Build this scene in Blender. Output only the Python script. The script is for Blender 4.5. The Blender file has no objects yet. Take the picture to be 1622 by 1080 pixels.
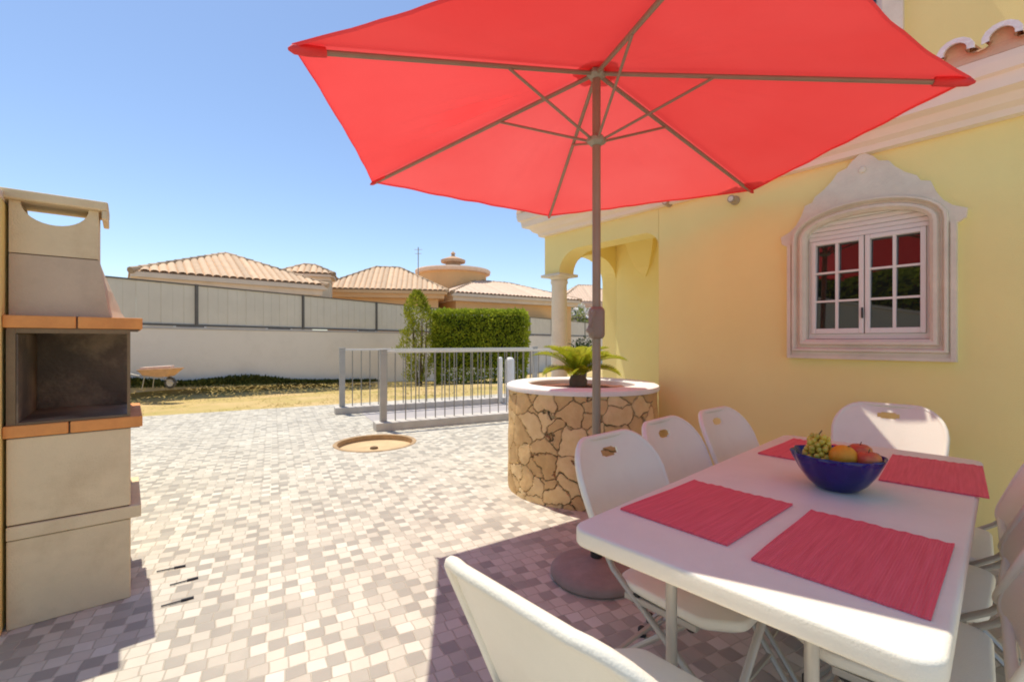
import bpy, bmesh, math, random
from mathutils import Vector, Matrix, noise
from mathutils.geometry import tessellate_polygon

random.seed(7)
R = random.Random(11)
scene = bpy.context.scene
col = scene.collection
V = Vector
PI = math.pi
EYE = 1.25
F = 723.0

def G(u, v, z=0.0):
    """point at height z seen at pixel (u,v) of the photograph"""
    d = (EYE - z) * F / (v - 540.0)
    return V(((u - 811.0) / F * d, d, z))

# ------------------------------------------------------------------ materials
MATS = {}
def mat(name, color, rough=0.6, var=0.12, scale=6.0, bump=0.0, bscale=40.0, metal=0.0,
        spec=0.4, island=0.0, detail=5.0, dirt=None, dirtamt=0.0, dscale=2.0, coat=0.0):
    if name in MATS: return MATS[name]
    m = bpy.data.materials.new(name); m.use_nodes = True
    nt = m.node_tree; n = nt.nodes; l = nt.links
    b = n["Principled BSDF"]
    b.inputs['Roughness'].default_value = rough
    b.inputs['Metallic'].default_value = metal
    b.inputs['Specular IOR Level'].default_value = spec
    b.inputs['Coat Weight'].default_value = coat
    tc = n.new('ShaderNodeTexCoord')
    nz = n.new('ShaderNodeTexNoise'); nz.inputs['Scale'].default_value = scale
    nz.inputs['Detail'].default_value = detail; nz.inputs['Roughness'].default_value = 0.62
    l.new(tc.outputs['Object'], nz.inputs['Vector'])
    mr = n.new('ShaderNodeMapRange'); mr.inputs[1].default_value = 0.25; mr.inputs[2].default_value = 0.75
    mr.inputs[3].default_value = 1.0 - var; mr.inputs[4].default_value = 1.0 + var
    l.new(nz.outputs['Fac'], mr.inputs[0])
    fac = mr.outputs[0]
    if island > 0:
        g = n.new('ShaderNodeNewGeometry')
        mi = n.new('ShaderNodeMapRange'); mi.inputs[3].default_value = 1 - island; mi.inputs[4].default_value = 1 + island
        l.new(g.outputs['Random Per Island'], mi.inputs[0])
        mu = n.new('ShaderNodeMath'); mu.operation = 'MULTIPLY'
        l.new(fac, mu.inputs[0]); l.new(mi.outputs[0], mu.inputs[1]); fac = mu.outputs[0]
    mx = n.new('ShaderNodeVectorMath'); mx.operation = 'SCALE'
    mx.inputs[0].default_value = color[:3]
    l.new(fac, mx.inputs['Scale'])
    out = mx.outputs[0]
    if dirt is not None:
        n2 = n.new('ShaderNodeTexNoise'); n2.inputs['Scale'].default_value = dscale; n2.inputs['Detail'].default_value = 7
        n2.inputs['Roughness'].default_value = 0.65
        l.new(tc.outputs['Object'], n2.inputs['Vector'])
        cr = n.new('ShaderNodeMapRange'); cr.inputs[1].default_value = 0.47; cr.inputs[2].default_value = 0.68
        cr.inputs[4].default_value = dirtamt
        l.new(n2.outputs['Fac'], cr.inputs[0])
        mm = n.new('ShaderNodeMix'); mm.data_type = 'RGBA'
        l.new(cr.outputs[0], mm.inputs['Factor']); l.new(out, mm.inputs['A'])
        mm.inputs['B'].default_value = (*dirt, 1); out = mm.outputs['Result']
    l.new(out, b.inputs['Base Color'])
    if bump > 0:
        nb = n.new('ShaderNodeTexNoise'); nb.inputs['Scale'].default_value = bscale; nb.inputs['Detail'].default_value = 4
        l.new(tc.outputs['Object'], nb.inputs['Vector'])
        bp = n.new('ShaderNodeBump'); bp.inputs['Strength'].default_value = bump; bp.inputs['Distance'].default_value = 0.01
        l.new(nb.outputs['Fac'], bp.inputs['Height']); l.new(bp.outputs[0], b.inputs['Normal'])
    MATS[name] = m
    return m

def leaf_mat(name, c0, c1, trans=0.35):
    m = bpy.data.materials.new(name); m.use_nodes = True
    nt = m.node_tree; n = nt.nodes; l = nt.links
    b = n["Principled BSDF"]; b.inputs['Roughness'].default_value = 0.7; b.inputs['Specular IOR Level'].default_value = 0.06
    g = n.new('ShaderNodeNewGeometry'); cr = n.new('ShaderNodeValToRGB')
    cr.color_ramp.elements[0].color = (*c0, 1); cr.color_ramp.elements[1].color = (*c1, 1)
    tc = n.new('ShaderNodeTexCoord'); nz = n.new('ShaderNodeTexNoise'); nz.inputs['Scale'].default_value = 2.2
    l.new(tc.outputs['Object'], nz.inputs['Vector'])
    av = n.new('ShaderNodeMath'); av.operation = 'MULTIPLY_ADD'; av.inputs[1].default_value = 0.55; 
    sc = n.new('ShaderNodeMath'); sc.operation = 'MULTIPLY_ADD'; sc.inputs[1].default_value = 1.0; sc.inputs[2].default_value = -0.28
    l.new(nz.outputs['Fac'], sc.inputs[0])
    l.new(g.outputs['Random Per Island'], av.inputs[0]); l.new(sc.outputs[0], av.inputs[2])
    l.new(av.outputs[0], cr.inputs[0]); l.new(cr.outputs[0], b.inputs['Base Color'])
    tr = n.new('ShaderNodeBsdfTranslucent'); l.new(cr.outputs[0], tr.inputs['Color'])
    ms = n.new('ShaderNodeMixShader'); ms.inputs[0].default_value = trans
    l.new(b.outputs[0], ms.inputs[1]); l.new(tr.outputs[0], ms.inputs[2])
    l.new(ms.outputs[0], n['Material Output'].inputs['Surface'])
    return m

def paving_mat():
    m = bpy.data.materials.new('mosaic_paving'); m.use_nodes = True
    nt = m.node_tree; n = nt.nodes; l = nt.links
    b = n["Principled BSDF"]; b.inputs['Roughness'].default_value = 0.62; b.inputs['Specular IOR Level'].default_value = 0.3
    tc = n.new('ShaderNodeTexCoord')
    mp = n.new('ShaderNodeMapping'); mp.inputs['Rotation'].default_value = (0, 0, math.radians(-27.6))
    mp.inputs['Scale'].default_value = (1/0.070, 1/0.070, 1)
    l.new(tc.outputs['Object'], mp.inputs['Vector'])
    # slight waviness of the rows
    nw = n.new('ShaderNodeTexNoise'); nw.inputs['Scale'].default_value = 0.35; nw.inputs['Detail'].default_value = 2
    l.new(mp.outputs[0], nw.inputs['Vector'])
    wsc = n.new('ShaderNodeVectorMath'); wsc.operation = 'SCALE'; wsc.inputs['Scale'].default_value = 0.42
    l.new(nw.outputs['Color'], wsc.inputs[0])
    ad = n.new('ShaderNodeVectorMath'); ad.operation = 'ADD'
    l.new(mp.outputs[0], ad.inputs[0]); l.new(wsc.outputs[0], ad.inputs[1])
    sep = n.new('ShaderNodeSeparateXYZ'); l.new(ad.outputs[0], sep.inputs[0])
    # half-row offsets
    def M(op, a, b_=None, c=None):
        x = n.new('ShaderNodeMath'); x.operation = op
        for i, q in enumerate((a, b_, c)):
            if q is None: continue
            if isinstance(q, (int, float)): x.inputs[i].default_value = q
            else: l.new(q, x.inputs[i])
        return x.outputs[0]
    fy = M('FLOOR', sep.outputs[1])
    ox = M('MULTIPLY', M('MODULO', M('ABSOLUTE', fy), 2.0), 0.18)
    sx = M('ADD', sep.outputs[0], ox)
    fx = M('FLOOR', sx)
    cell = n.new('ShaderNodeCombineXYZ'); l.new(fx, cell.inputs[0]); l.new(fy, cell.inputs[1])
    wn = n.new('ShaderNodeTexWhiteNoise'); wn.noise_dimensions = '3D'; l.new(cell.outputs[0], wn.inputs['Vector'])
    big = n.new('ShaderNodeTexNoise'); big.inputs['Scale'].default_value = 0.22; big.inputs['Detail'].default_value = 3
    l.new(ad.outputs[0], big.inputs['Vector'])
    chk = M('MODULO', M('ABSOLUTE', M('ADD', fx, fy)), 2.0)
    t = M('ADD', M('MULTIPLY', wn.outputs['Value'], 0.72), M('MULTIPLY', chk, 0.26))
    t = M('ADD', t, M('MULTIPLY_ADD', big.outputs['Fac'], 0.3, -0.15))
    cr = n.new('ShaderNodeValToRGB'); e = cr.color_ramp.elements
    e[0].position = 0.0; e[0].color = (0.37, 0.335, 0.28, 1)
    e[1].position = 1.0; e[1].color = (0.72, 0.675, 0.575, 1)
    for p, c in ((0.26, (0.42, 0.385, 0.32, 1)), (0.40, (0.535, 0.485, 0.395, 1)), (0.55, (0.625, 0.57, 0.465, 1)), (0.8, (0.66, 0.605, 0.495, 1))):
        k = e.new(p); k.color = c
    l.new(t, cr.inputs[0])
    # joints
    rx = M('FRACT', sx); ry = M('FRACT', sep.outputs[1])
    ex = M('MINIMUM', rx, M('SUBTRACT', 1.0, rx)); ey = M('MINIMUM', ry, M('SUBTRACT', 1.0, ry))
    ed = M('MINIMUM', ex, ey)
    jr = n.new('ShaderNodeMapRange'); jr.inputs[1].default_value = 0.012; jr.inputs[2].default_value = 0.05
    l.new(ed, jr.inputs[0])
    mx = n.new('ShaderNodeMix'); mx.data_type = 'RGBA'
    l.new(jr.outputs[0], mx.inputs['Factor']); mx.inputs['A'].default_value = (0.54, 0.485, 0.38, 1)
    l.new(cr.outputs[0], mx.inputs['B'])
    # fine stains
    st = n.new('ShaderNodeTexNoise'); st.inputs['Scale'].default_value = 1.4; st.inputs['Detail'].default_value = 8
    st.inputs['Roughness'].default_value = 0.7
    l.new(tc.outputs['Object'], st.inputs['Vector'])
    sr = n.new('ShaderNodeMapRange'); sr.inputs[1].default_value = 0.3; sr.inputs[2].default_value = 0.7
    sr.inputs[3].default_value = 0.80; sr.inputs[4].default_value = 1.0
    l.new(st.outputs['Fac'], sr.inputs[0])
    fs = n.new('ShaderNodeVectorMath'); fs.operation = 'SCALE'
    l.new(mx.outputs['Result'], fs.inputs[0]); l.new(sr.outputs[0], fs.inputs['Scale'])
    l.new(fs.outputs[0], b.inputs['Base Color'])
    bp = n.new('ShaderNodeBump'); bp.inputs['Strength'].default_value = 0.6; bp.inputs['Distance'].default_value = 0.005
    hh = M('ADD', jr.outputs[0], M('MULTIPLY', wn.outputs['Value'], 0.3))
    l.new(hh, bp.inputs['Height']); l.new(bp.outputs[0], b.inputs['Normal'])
    return m

def stone_mat():
    m = bpy.data.materials.new('crazy_stone'); m.use_nodes = True
    nt = m.node_tree; n = nt.nodes; l = nt.links
    b = n["Principled BSDF"]; b.inputs['Roughness'].default_value = 0.75
    tc = n.new('ShaderNodeTexCoord')
    nd = n.new('ShaderNodeTexNoise'); nd.inputs['Scale'].default_value = 5; nd.inputs['Detail'].default_value = 3
    l.new(tc.outputs['Object'], nd.inputs['Vector'])
    s1 = n.new('ShaderNodeVectorMath'); s1.operation = 'SCALE'; s1.inputs['Scale'].default_value = 0.20
    l.new(nd.outputs['Color'], s1.inputs[0])
    ad = n.new('ShaderNodeVectorMath'); ad.operation = 'ADD'
    l.new(tc.outputs['Object'], ad.inputs[0]); l.new(s1.outputs[0], ad.inputs[1])
    v1 = n.new('ShaderNodeTexVoronoi'); v1.feature = 'DISTANCE_TO_EDGE'; v1.inputs['Scale'].default_value = 6.0
    v2 = n.new('ShaderNodeTexVoronoi'); v2.feature = 'F1'; v2.inputs['Scale'].default_value = 6.0
    l.new(ad.outputs[0], v1.inputs['Vector']); l.new(ad.outputs[0], v2.inputs['Vector'])
    sp = n.new('ShaderNodeSeparateColor'); l.new(v2.outputs['Color'], sp.inputs[0])
    nf = n.new('ShaderNodeTexNoise'); nf.inputs['Scale'].default_value = 16; nf.inputs['Detail'].default_value = 6
    l.new(tc.outputs['Object'], nf.inputs['Vector'])
    a = n.new('ShaderNodeMath'); a.operation = 'MULTIPLY_ADD'; a.inputs[1].default_value = 0.55
    l.new(sp.outputs[0], a.inputs[0])
    a2 = n.new('ShaderNodeMath'); a2.operation = 'MULTIPLY'; a2.inputs[1].default_value = 0.55
    l.new(nf.outputs['Fac'], a2.inputs[0]); l.new(a2.outputs[0], a.inputs[2])
    cr = n.new('ShaderNodeValToRGB'); e = cr.color_ramp.elements
    e[0].position = 0.1; e[0].color = (0.46, 0.27, 0.10, 1); e[1].position = 0.95; e[1].color = (0.84, 0.61, 0.31, 1)
    k = e.new(0.5); k.color = (0.66, 0.43, 0.185, 1)
    l.new(a.outputs[0], cr.inputs[0])
    mr = n.new('ShaderNodeMapRange'); mr.inputs[1].default_value = 0.004; mr.inputs[2].default_value = 0.024
    l.new(v1.outputs['Distance'], mr.inputs[0])
    mx = n.new('ShaderNodeMix'); mx.data_type = 'RGBA'
    l.new(mr.outputs[0], mx.inputs['Factor']); mx.inputs['A'].default_value = (0.50, 0.32, 0.15, 1)
    l.new(cr.outputs[0], mx.inputs['B']); l.new(mx.outputs['Result'], b.inputs['Base Color'])
    hh = n.new('ShaderNodeMath'); hh.operation = 'MULTIPLY_ADD'; hh.inputs[1].default_value = 0.35
    l.new(nf.outputs['Fac'], hh.inputs[0]); l.new(mr.outputs[0], hh.inputs[2])
    dp = n.new('ShaderNodeDisplacement'); dp.inputs['Midlevel'].default_value = 1.0; dp.inputs['Scale'].default_value = 0.022
    l.new(hh.outputs[0], dp.inputs['Height']); l.new(dp.outputs[0], n['Material Output'].inputs['Displacement'])
    m.displacement_method = 'BOTH'
    return m

def grass_ground_mat():
    m = bpy.data.materials.new('dry_lawn'); m.use_nodes = True
    nt = m.node_tree; n = nt.nodes; l = nt.links
    b = n["Principled BSDF"]; b.inputs['Roughness'].default_value = 0.95; b.inputs['Specular IOR Level'].default_value = 0.1
    tc = n.new('ShaderNodeTexCoord')
    n1 = n.new('ShaderNodeTexNoise'); n1.inputs['Scale'].default_value = 0.7; n1.inputs['Detail'].default_value = 9; n1.inputs['Roughness'].default_value = 0.7
    l.new(tc.outputs['Object'], n1.inputs['Vector'])
    cr = n.new('ShaderNodeValToRGB'); e = cr.color_ramp.elements
    e[0].position = 0.34; e[0].color = (0.42, 0.345, 0.115, 1); e[1].position = 0.68; e[1].color = (0.63, 0.445, 0.225, 1)
    k = e.new(0.5); k.color = (0.54, 0.40, 0.17, 1)
    l.new(n1.outputs['Fac'], cr.inputs[0]); l.new(cr.outputs[0], b.inputs['Base Color'])
    n2 = n.new('ShaderNodeTexNoise'); n2.inputs['Scale'].default_value = 30; n2.inputs['Detail'].default_value = 5
    l.new(tc.outputs['Object'], n2.inputs['Vector'])
    bp = n.new('ShaderNodeBump'); bp.inputs['Strength'].default_value = 0.8; bp.inputs['Distance'].default_value = 0.03
    l.new(n2.outputs['Fac'], bp.inputs['Height']); l.new(bp.outputs[0], b.inputs['Normal'])
    return m

def canopy_mat(k=1.0, trn=0.31):
    m = bpy.data.materials.new('red_canvas'); m.use_nodes = True
    nt = m.node_tree; n = nt.nodes; l = nt.links
    b = n["Principled BSDF"]; b.inputs['Roughness'].default_value = 0.8; b.inputs['Specular IOR Level'].default_value = 0.15
    tc = n.new('ShaderNodeTexCoord'); nz = n.new('ShaderNodeTexNoise'); nz.inputs['Scale'].default_value = 1.6; nz.inputs['Detail'].default_value = 5
    l.new(tc.outputs['Object'], nz.inputs['Vector'])
    cr = n.new('ShaderNodeValToRGB'); e = cr.color_ramp.elements
    e[0].position = 0.3; e[0].color = (0.94, 0.082*k, 0.082*k, 1); e[1].position = 0.7; e[1].color = (0.98, 0.105*k, 0.105*k, 1)
    l.new(nz.outputs['Fac'], cr.inputs[0]); l.new(cr.outputs[0], b.inputs['Base Color'])
    tr = n.new('ShaderNodeBsdfTranslucent'); l.new(cr.outputs[0], tr.inputs['Color'])
    ms = n.new('ShaderNodeMixShader'); ms.inputs[0].default_value = trn
    l.new(b.outputs[0], ms.inputs[1]); l.new(tr.outputs[0], ms.inputs[2])
    l.new(ms.outputs[0], n['Material Output'].inputs['Surface'])
    w = n.new('ShaderNodeTexNoise'); w.inputs['Scale'].default_value = 3; w.inputs['Detail'].default_value = 2
    l.new(tc.outputs['Object'], w.inputs['Vector'])
    bp = n.new('ShaderNodeBump'); bp.inputs['Strength'].default_value = 0.25; bp.inputs['Distance'].default_value = 0.03
    l.new(w.outputs['Fac'], bp.inputs['Height']); l.new(bp.outputs[0], b.inputs['Normal']); l.new(bp.outputs[0], tr.inputs['Normal'])
    return m

def mat_mat():
    m = bpy.data.materials.new('red_bamboo'); m.use_nodes = True
    nt = m.node_tree; n = nt.nodes; l = nt.links
    b = n["Principled BSDF"]; b.inputs['Roughness'].default_value = 0.6
    tc = n.new('ShaderNodeTexCoord')
    mp = n.new('ShaderNodeMapping'); mp.inputs['Scale'].default_value = (5, 110, 1)
    l.new(tc.outputs['Object'], mp.inputs['Vector'])
    nz = n.new('ShaderNodeTexNoise'); nz.inputs['Scale'].default_value = 1; nz.inputs['Detail'].default_value = 3
    l.new(mp.outputs[0], nz.inputs['Vector'])
    cr = n.new('ShaderNodeValToRGB'); e = cr.color_ramp.elements
    e[0].position = 0.28; e[0].color = (0.80, 0.082, 0.12, 1); e[1].position = 0.72; e[1].color = (0.95, 0.135, 0.185, 1)
    l.new(nz.outputs['Fac'], cr.inputs[0]); l.new(cr.outputs[0], b.inputs['Base Color'])
    wv = n.new('ShaderNodeTexWave'); wv.bands_direction = 'Y'; wv.inputs['Scale'].default_value = 60
    l.new(tc.outputs['Object'], wv.inputs['Vector'])
    bp = n.new('ShaderNodeBump'); bp.inputs['Strength'].default_value = 0.5; bp.inputs['Distance'].default_value = 0.003
    l.new(wv.outputs['Fac'], bp.inputs['Height']); l.new(bp.outputs[0], b.inputs['Normal'])
    return m

def glass_blue():
    m = bpy.data.materials.new('cobalt_glass'); m.use_nodes = True
    n = m.node_tree.nodes; l = m.node_tree.links; b = n["Principled BSDF"]
    b.inputs['Base Color'].default_value = (0.035, 0.015, 0.30, 1); b.inputs['Roughness'].default_value = 0.06
    b.inputs['Transmission Weight'].default_value = 0.45; b.inputs['IOR'].default_value = 1.5
    tc = n.new('ShaderNodeTexCoord'); nz = n.new('ShaderNodeTexNoise'); nz.inputs['Scale'].default_value = 14
    l.new(tc.outputs['Object'], nz.inputs['Vector'])
    cr = n.new('ShaderNodeValToRGB'); cr.color_ramp.elements[0].color = (0.008, 0.004, 0.09, 1); cr.color_ramp.elements[1].color = (0.05, 0.02, 0.36, 1)
    l.new(nz.outputs['Fac'], cr.inputs[0]); l.new(cr.outputs[0], b.inputs['Base Color'])
    return m

def pane_mat():
    m = bpy.data.materials.new('window_glass'); m.use_nodes = True
    n = m.node_tree.nodes; l = m.node_tree.links; b = n["Principled BSDF"]
    b.inputs['Base Color'].default_value = (0.012, 0.013, 0.012, 1); b.inputs['Roughness'].default_value = 0.02
    b.inputs['IOR'].default_value = 1.5; b.inputs['Specular IOR Level'].default_value = 1.0
    b.inputs['Coat Weight'].default_value = 0.6; b.inputs['Coat Roughness'].default_value = 0.02
    tc = n.new('ShaderNodeTexCoord'); nz = n.new('ShaderNodeTexNoise'); nz.inputs['Scale'].default_value = 2.5
    l.new(tc.outputs['Object'], nz.inputs['Vector'])
    bp = n.new('ShaderNodeBump'); bp.inputs['Strength'].default_value = 0.02; l.new(nz.outputs['Fac'], bp.inputs['Height'])
    l.new(bp.outputs[0], b.inputs['Normal'])
    return m

WHITE_PL = mat('white_plastic', (0.86, 0.805, 0.67), 0.38, 0.03, 3, 0.18, 240, spec=0.45, dirt=(0.76, 0.70, 0.56), dirtamt=0.35, dscale=5)
METAL = mat('grey_tube', (0.47, 0.44, 0.385), 0.42, 0.08, 8, metal=0.35)
BLACK = mat('black_plastic', (0.03, 0.028, 0.028), 0.5, 0.2, 20)
WALLY = mat('yellow_render', (0.95, 0.80, 0.335), 0.9, 0.045, 1.3, 0.35, 220, spec=0.15, dirt=(0.94, 0.755, 0.285), dirtamt=0.4, dscale=0.9)
STONE = mat('pale_stone', (0.76, 0.69, 0.545), 0.75, 0.07, 9, 0.25, 60, dirt=(0.60, 0.54, 0.43), dirtamt=0.4, dscale=5)
CREAM = mat('cream_cornice', (0.86, 0.75, 0.60), 0.8, 0.04, 3, 0.12, 120)
WHITEF = mat('white_frame', (0.80, 0.77, 0.70), 0.35, 0.02, 5)
TERRA = mat('terracotta', (0.60, 0.33, 0.17), 0.85, 0.16, 9, 0.3, 60, island=0.16)
ROOFT = mat('roof_terracotta', (0.69, 0.485, 0.31), 0.9, 0.14, 5, 0.2, 30, island=0.14, dirt=(0.52, 0.38, 0.26), dirtamt=0.5, dscale=2.5)
RIDGET = mat('ridge_terracotta', (0.36, 0.25, 0.155), 0.9, 0.2, 5, island=0.55)
MORTAR = mat('white_mortar', (0.80, 0.77, 0.72), 0.9, 0.08, 14, 0.4, 50)
CONC = mat('bbq_concrete', (0.74, 0.595, 0.37), 0.88, 0.07, 4, 0.30, 130, dirt=(0.56, 0.42, 0.24), dirtamt=0.6, dscale=3.5)
CONCG = mat('bbq_hood_concrete', (0.58, 0.455, 0.32), 0.88, 0.08, 5, 0.30, 120, dirt=(0.38, 0.29, 0.2), dirtamt=0.4, dscale=4)
SOOT = mat('soot_lit_blotches', (0.115, 0.082, 0.050), 0.5, 0.35, 4, 0.4, 60, dirt=(0.42, 0.31, 0.19), dirtamt=0.85, dscale=2.3)  # dark base is soot; the paler dirt tint paints in lit patches
BRICKT = mat('orange_tile', (0.74, 0.31, 0.085), 0.7, 0.12, 9, 0.2, 80, dirt=(0.55, 0.2, 0.06), dirtamt=0.5, dscale=6)
JOINT = mat('dark_joint', (0.13, 0.08, 0.045), 0.9, 0.2, 9)
WALLW = mat('grey_white_render', (0.82, 0.73, 0.63), 0.9, 0.04, 1.1, 0.3, 90, dirt=(0.66, 0.58, 0.49), dirtamt=0.5, dscale=1.1)
SCREEN = mat('fence_screen', (0.70, 0.63, 0.52), 0.8, 0.05, 2.0, 0.15, 60, dirt=(0.62, 0.55, 0.45), dirtamt=0.4, dscale=1.2)
FRAMEM = mat('dark_fence_metal', (0.13, 0.115, 0.10), 0.5, 0.15, 6)
RAILM = mat('grey_rail_metal', (0.40, 0.385, 0.36), 0.45, 0.10, 7, metal=0.2)
BALM = mat('dark_baluster', (0.27, 0.25, 0.22), 0.5, 0.1, 7)
RAILT = mat('pale_handrail', (0.66, 0.63, 0.57), 0.4, 0.06, 7)
KERBM = mat('kerb_concrete', (0.58, 0.53, 0.47), 0.9, 0.1, 5, 0.3, 70, dirt=(0.44, 0.39, 0.33), dirtamt=0.5, dscale=3)
STRIPM = mat('grey_strip', (0.42, 0.38, 0.36), 0.9, 0.1, 3, 0.3, 60)
SANDM = mat('sandy_fill', (0.60, 0.43, 0.24), 0.95, 0.18, 6, 0.5, 50)
RIMW = mat('white_rim_paint', (0.82, 0.79, 0.74), 0.75, 0.04, 6, 0.2, 60, dirt=(0.6, 0.52, 0.42), dirtamt=0.25, dscale=6)
SOILM = mat('red_soil', (0.20, 0.075, 0.045), 1.0, 0.3, 12, 0.8, 40)
POLEM = mat('bronze_pole', (0.30, 0.235, 0.17), 0.5, 0.08, 9, metal=0.1)
BASEM = mat('parasol_base', (0.30, 0.225, 0.19), 0.7, 0.15, 12, 0.3, 90)
CRANKM = mat('crank_plastic', (0.27, 0.20, 0.15), 0.5, 0.08, 9)
CANOPY = canopy_mat()
POCKET = mat('dark_red_canvas', (0.72, 0.05, 0.05), 0.8, 0.08, 12)
HOUSEA = mat('cream_house_wall', (0.66, 0.56, 0.40), 0.9, 0.06, 0.8, 0.2, 20)
HOUSEB = mat('orange_house_wall', (0.72, 0.44, 0.20), 0.9, 0.07, 0.8, 0.2, 20)
HOUSEC = mat('pink_house_wall', (0.74, 0.55, 0.45), 0.9, 0.06, 0.8)
FASCIA = mat('pale_fascia', (0.72, 0.58, 0.44), 0.9, 0.08, 2)
ORANGEF = mat('orange_peel', (0.85, 0.33, 0.02), 0.5, 0.08, 14, 0.25, 220)
APPLE = mat('apple_skin', (0.62, 0.10, 0.045), 0.4, 0.25, 8, dirt=(0.80, 0.36, 0.08), dirtamt=0.75, dscale=9)
GRAPE = mat('grape_skin', (0.66, 0.50, 0.06), 0.35, 0.12, 20, island=0.2, spec=0.5)
STEMM = mat('brown_stem', (0.16, 0.10, 0.05), 0.9, 0.2, 30)
BARK = mat('bark', (0.17, 0.12, 0.08), 0.95, 0.25, 12, 0.6, 40)
BARROW = mat('barrow_orange', (0.60, 0.36, 0.20), 0.7, 0.15, 8)
PLANKM = mat('pale_plank', (0.70, 0.52, 0.42), 0.85, 0.15, 8)
RUBBER = mat('tyre_rubber', (0.10, 0.095, 0.09), 0.9, 0.2, 12)
MARKM = mat('near_black', (0.035, 0.032, 0.04), 0.6, 0.3, 20)
HEDGEL = leaf_mat('hedge_leaves', (0.13, 0.20, 0.014), (0.58, 0.62, 0.06))
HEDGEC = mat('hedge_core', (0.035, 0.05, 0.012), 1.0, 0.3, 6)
CYPL = leaf_mat('lime_leaves', (0.12, 0.17, 0.012), (0.50, 0.48, 0.05))
PALML = leaf_mat('palm_leaves', (0.16, 0.22, 0.012), (0.52, 0.54, 0.035), 0.3)
OLEAL = leaf_mat('oleander_leaves', (0.14, 0.19, 0.05), (0.42, 0.46, 0.18))
FLOWER = mat('white_blossom', (0.82, 0.78, 0.72), 0.8, 0.05, 9)
DARKL = leaf_mat('dark_leaves', (0.012, 0.025, 0.008), (0.05, 0.085, 0.02))
WEEDL = leaf_mat('weed_leaves', (0.045, 0.055, 0.012), (0.17, 0.17, 0.04))
DRYG = leaf_mat('dry_blades', (0.42, 0.36, 0.12), (0.64, 0.49, 0.25), .55)
FIXT = mat('fixture_metal', (0.42, 0.33, 0.20), 0.5, 0.1, 20)
PAVING = paving_mat(); CRAZY = stone_mat(); LAWN = grass_ground_mat(); BAMBOO = mat_mat(); COBALT = glass_blue(); PANE = pane_mat()
EARTH = mat('bare_earth', (0.42, 0.34, 0.22), 1.0, 0.15, 0.3)

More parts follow.
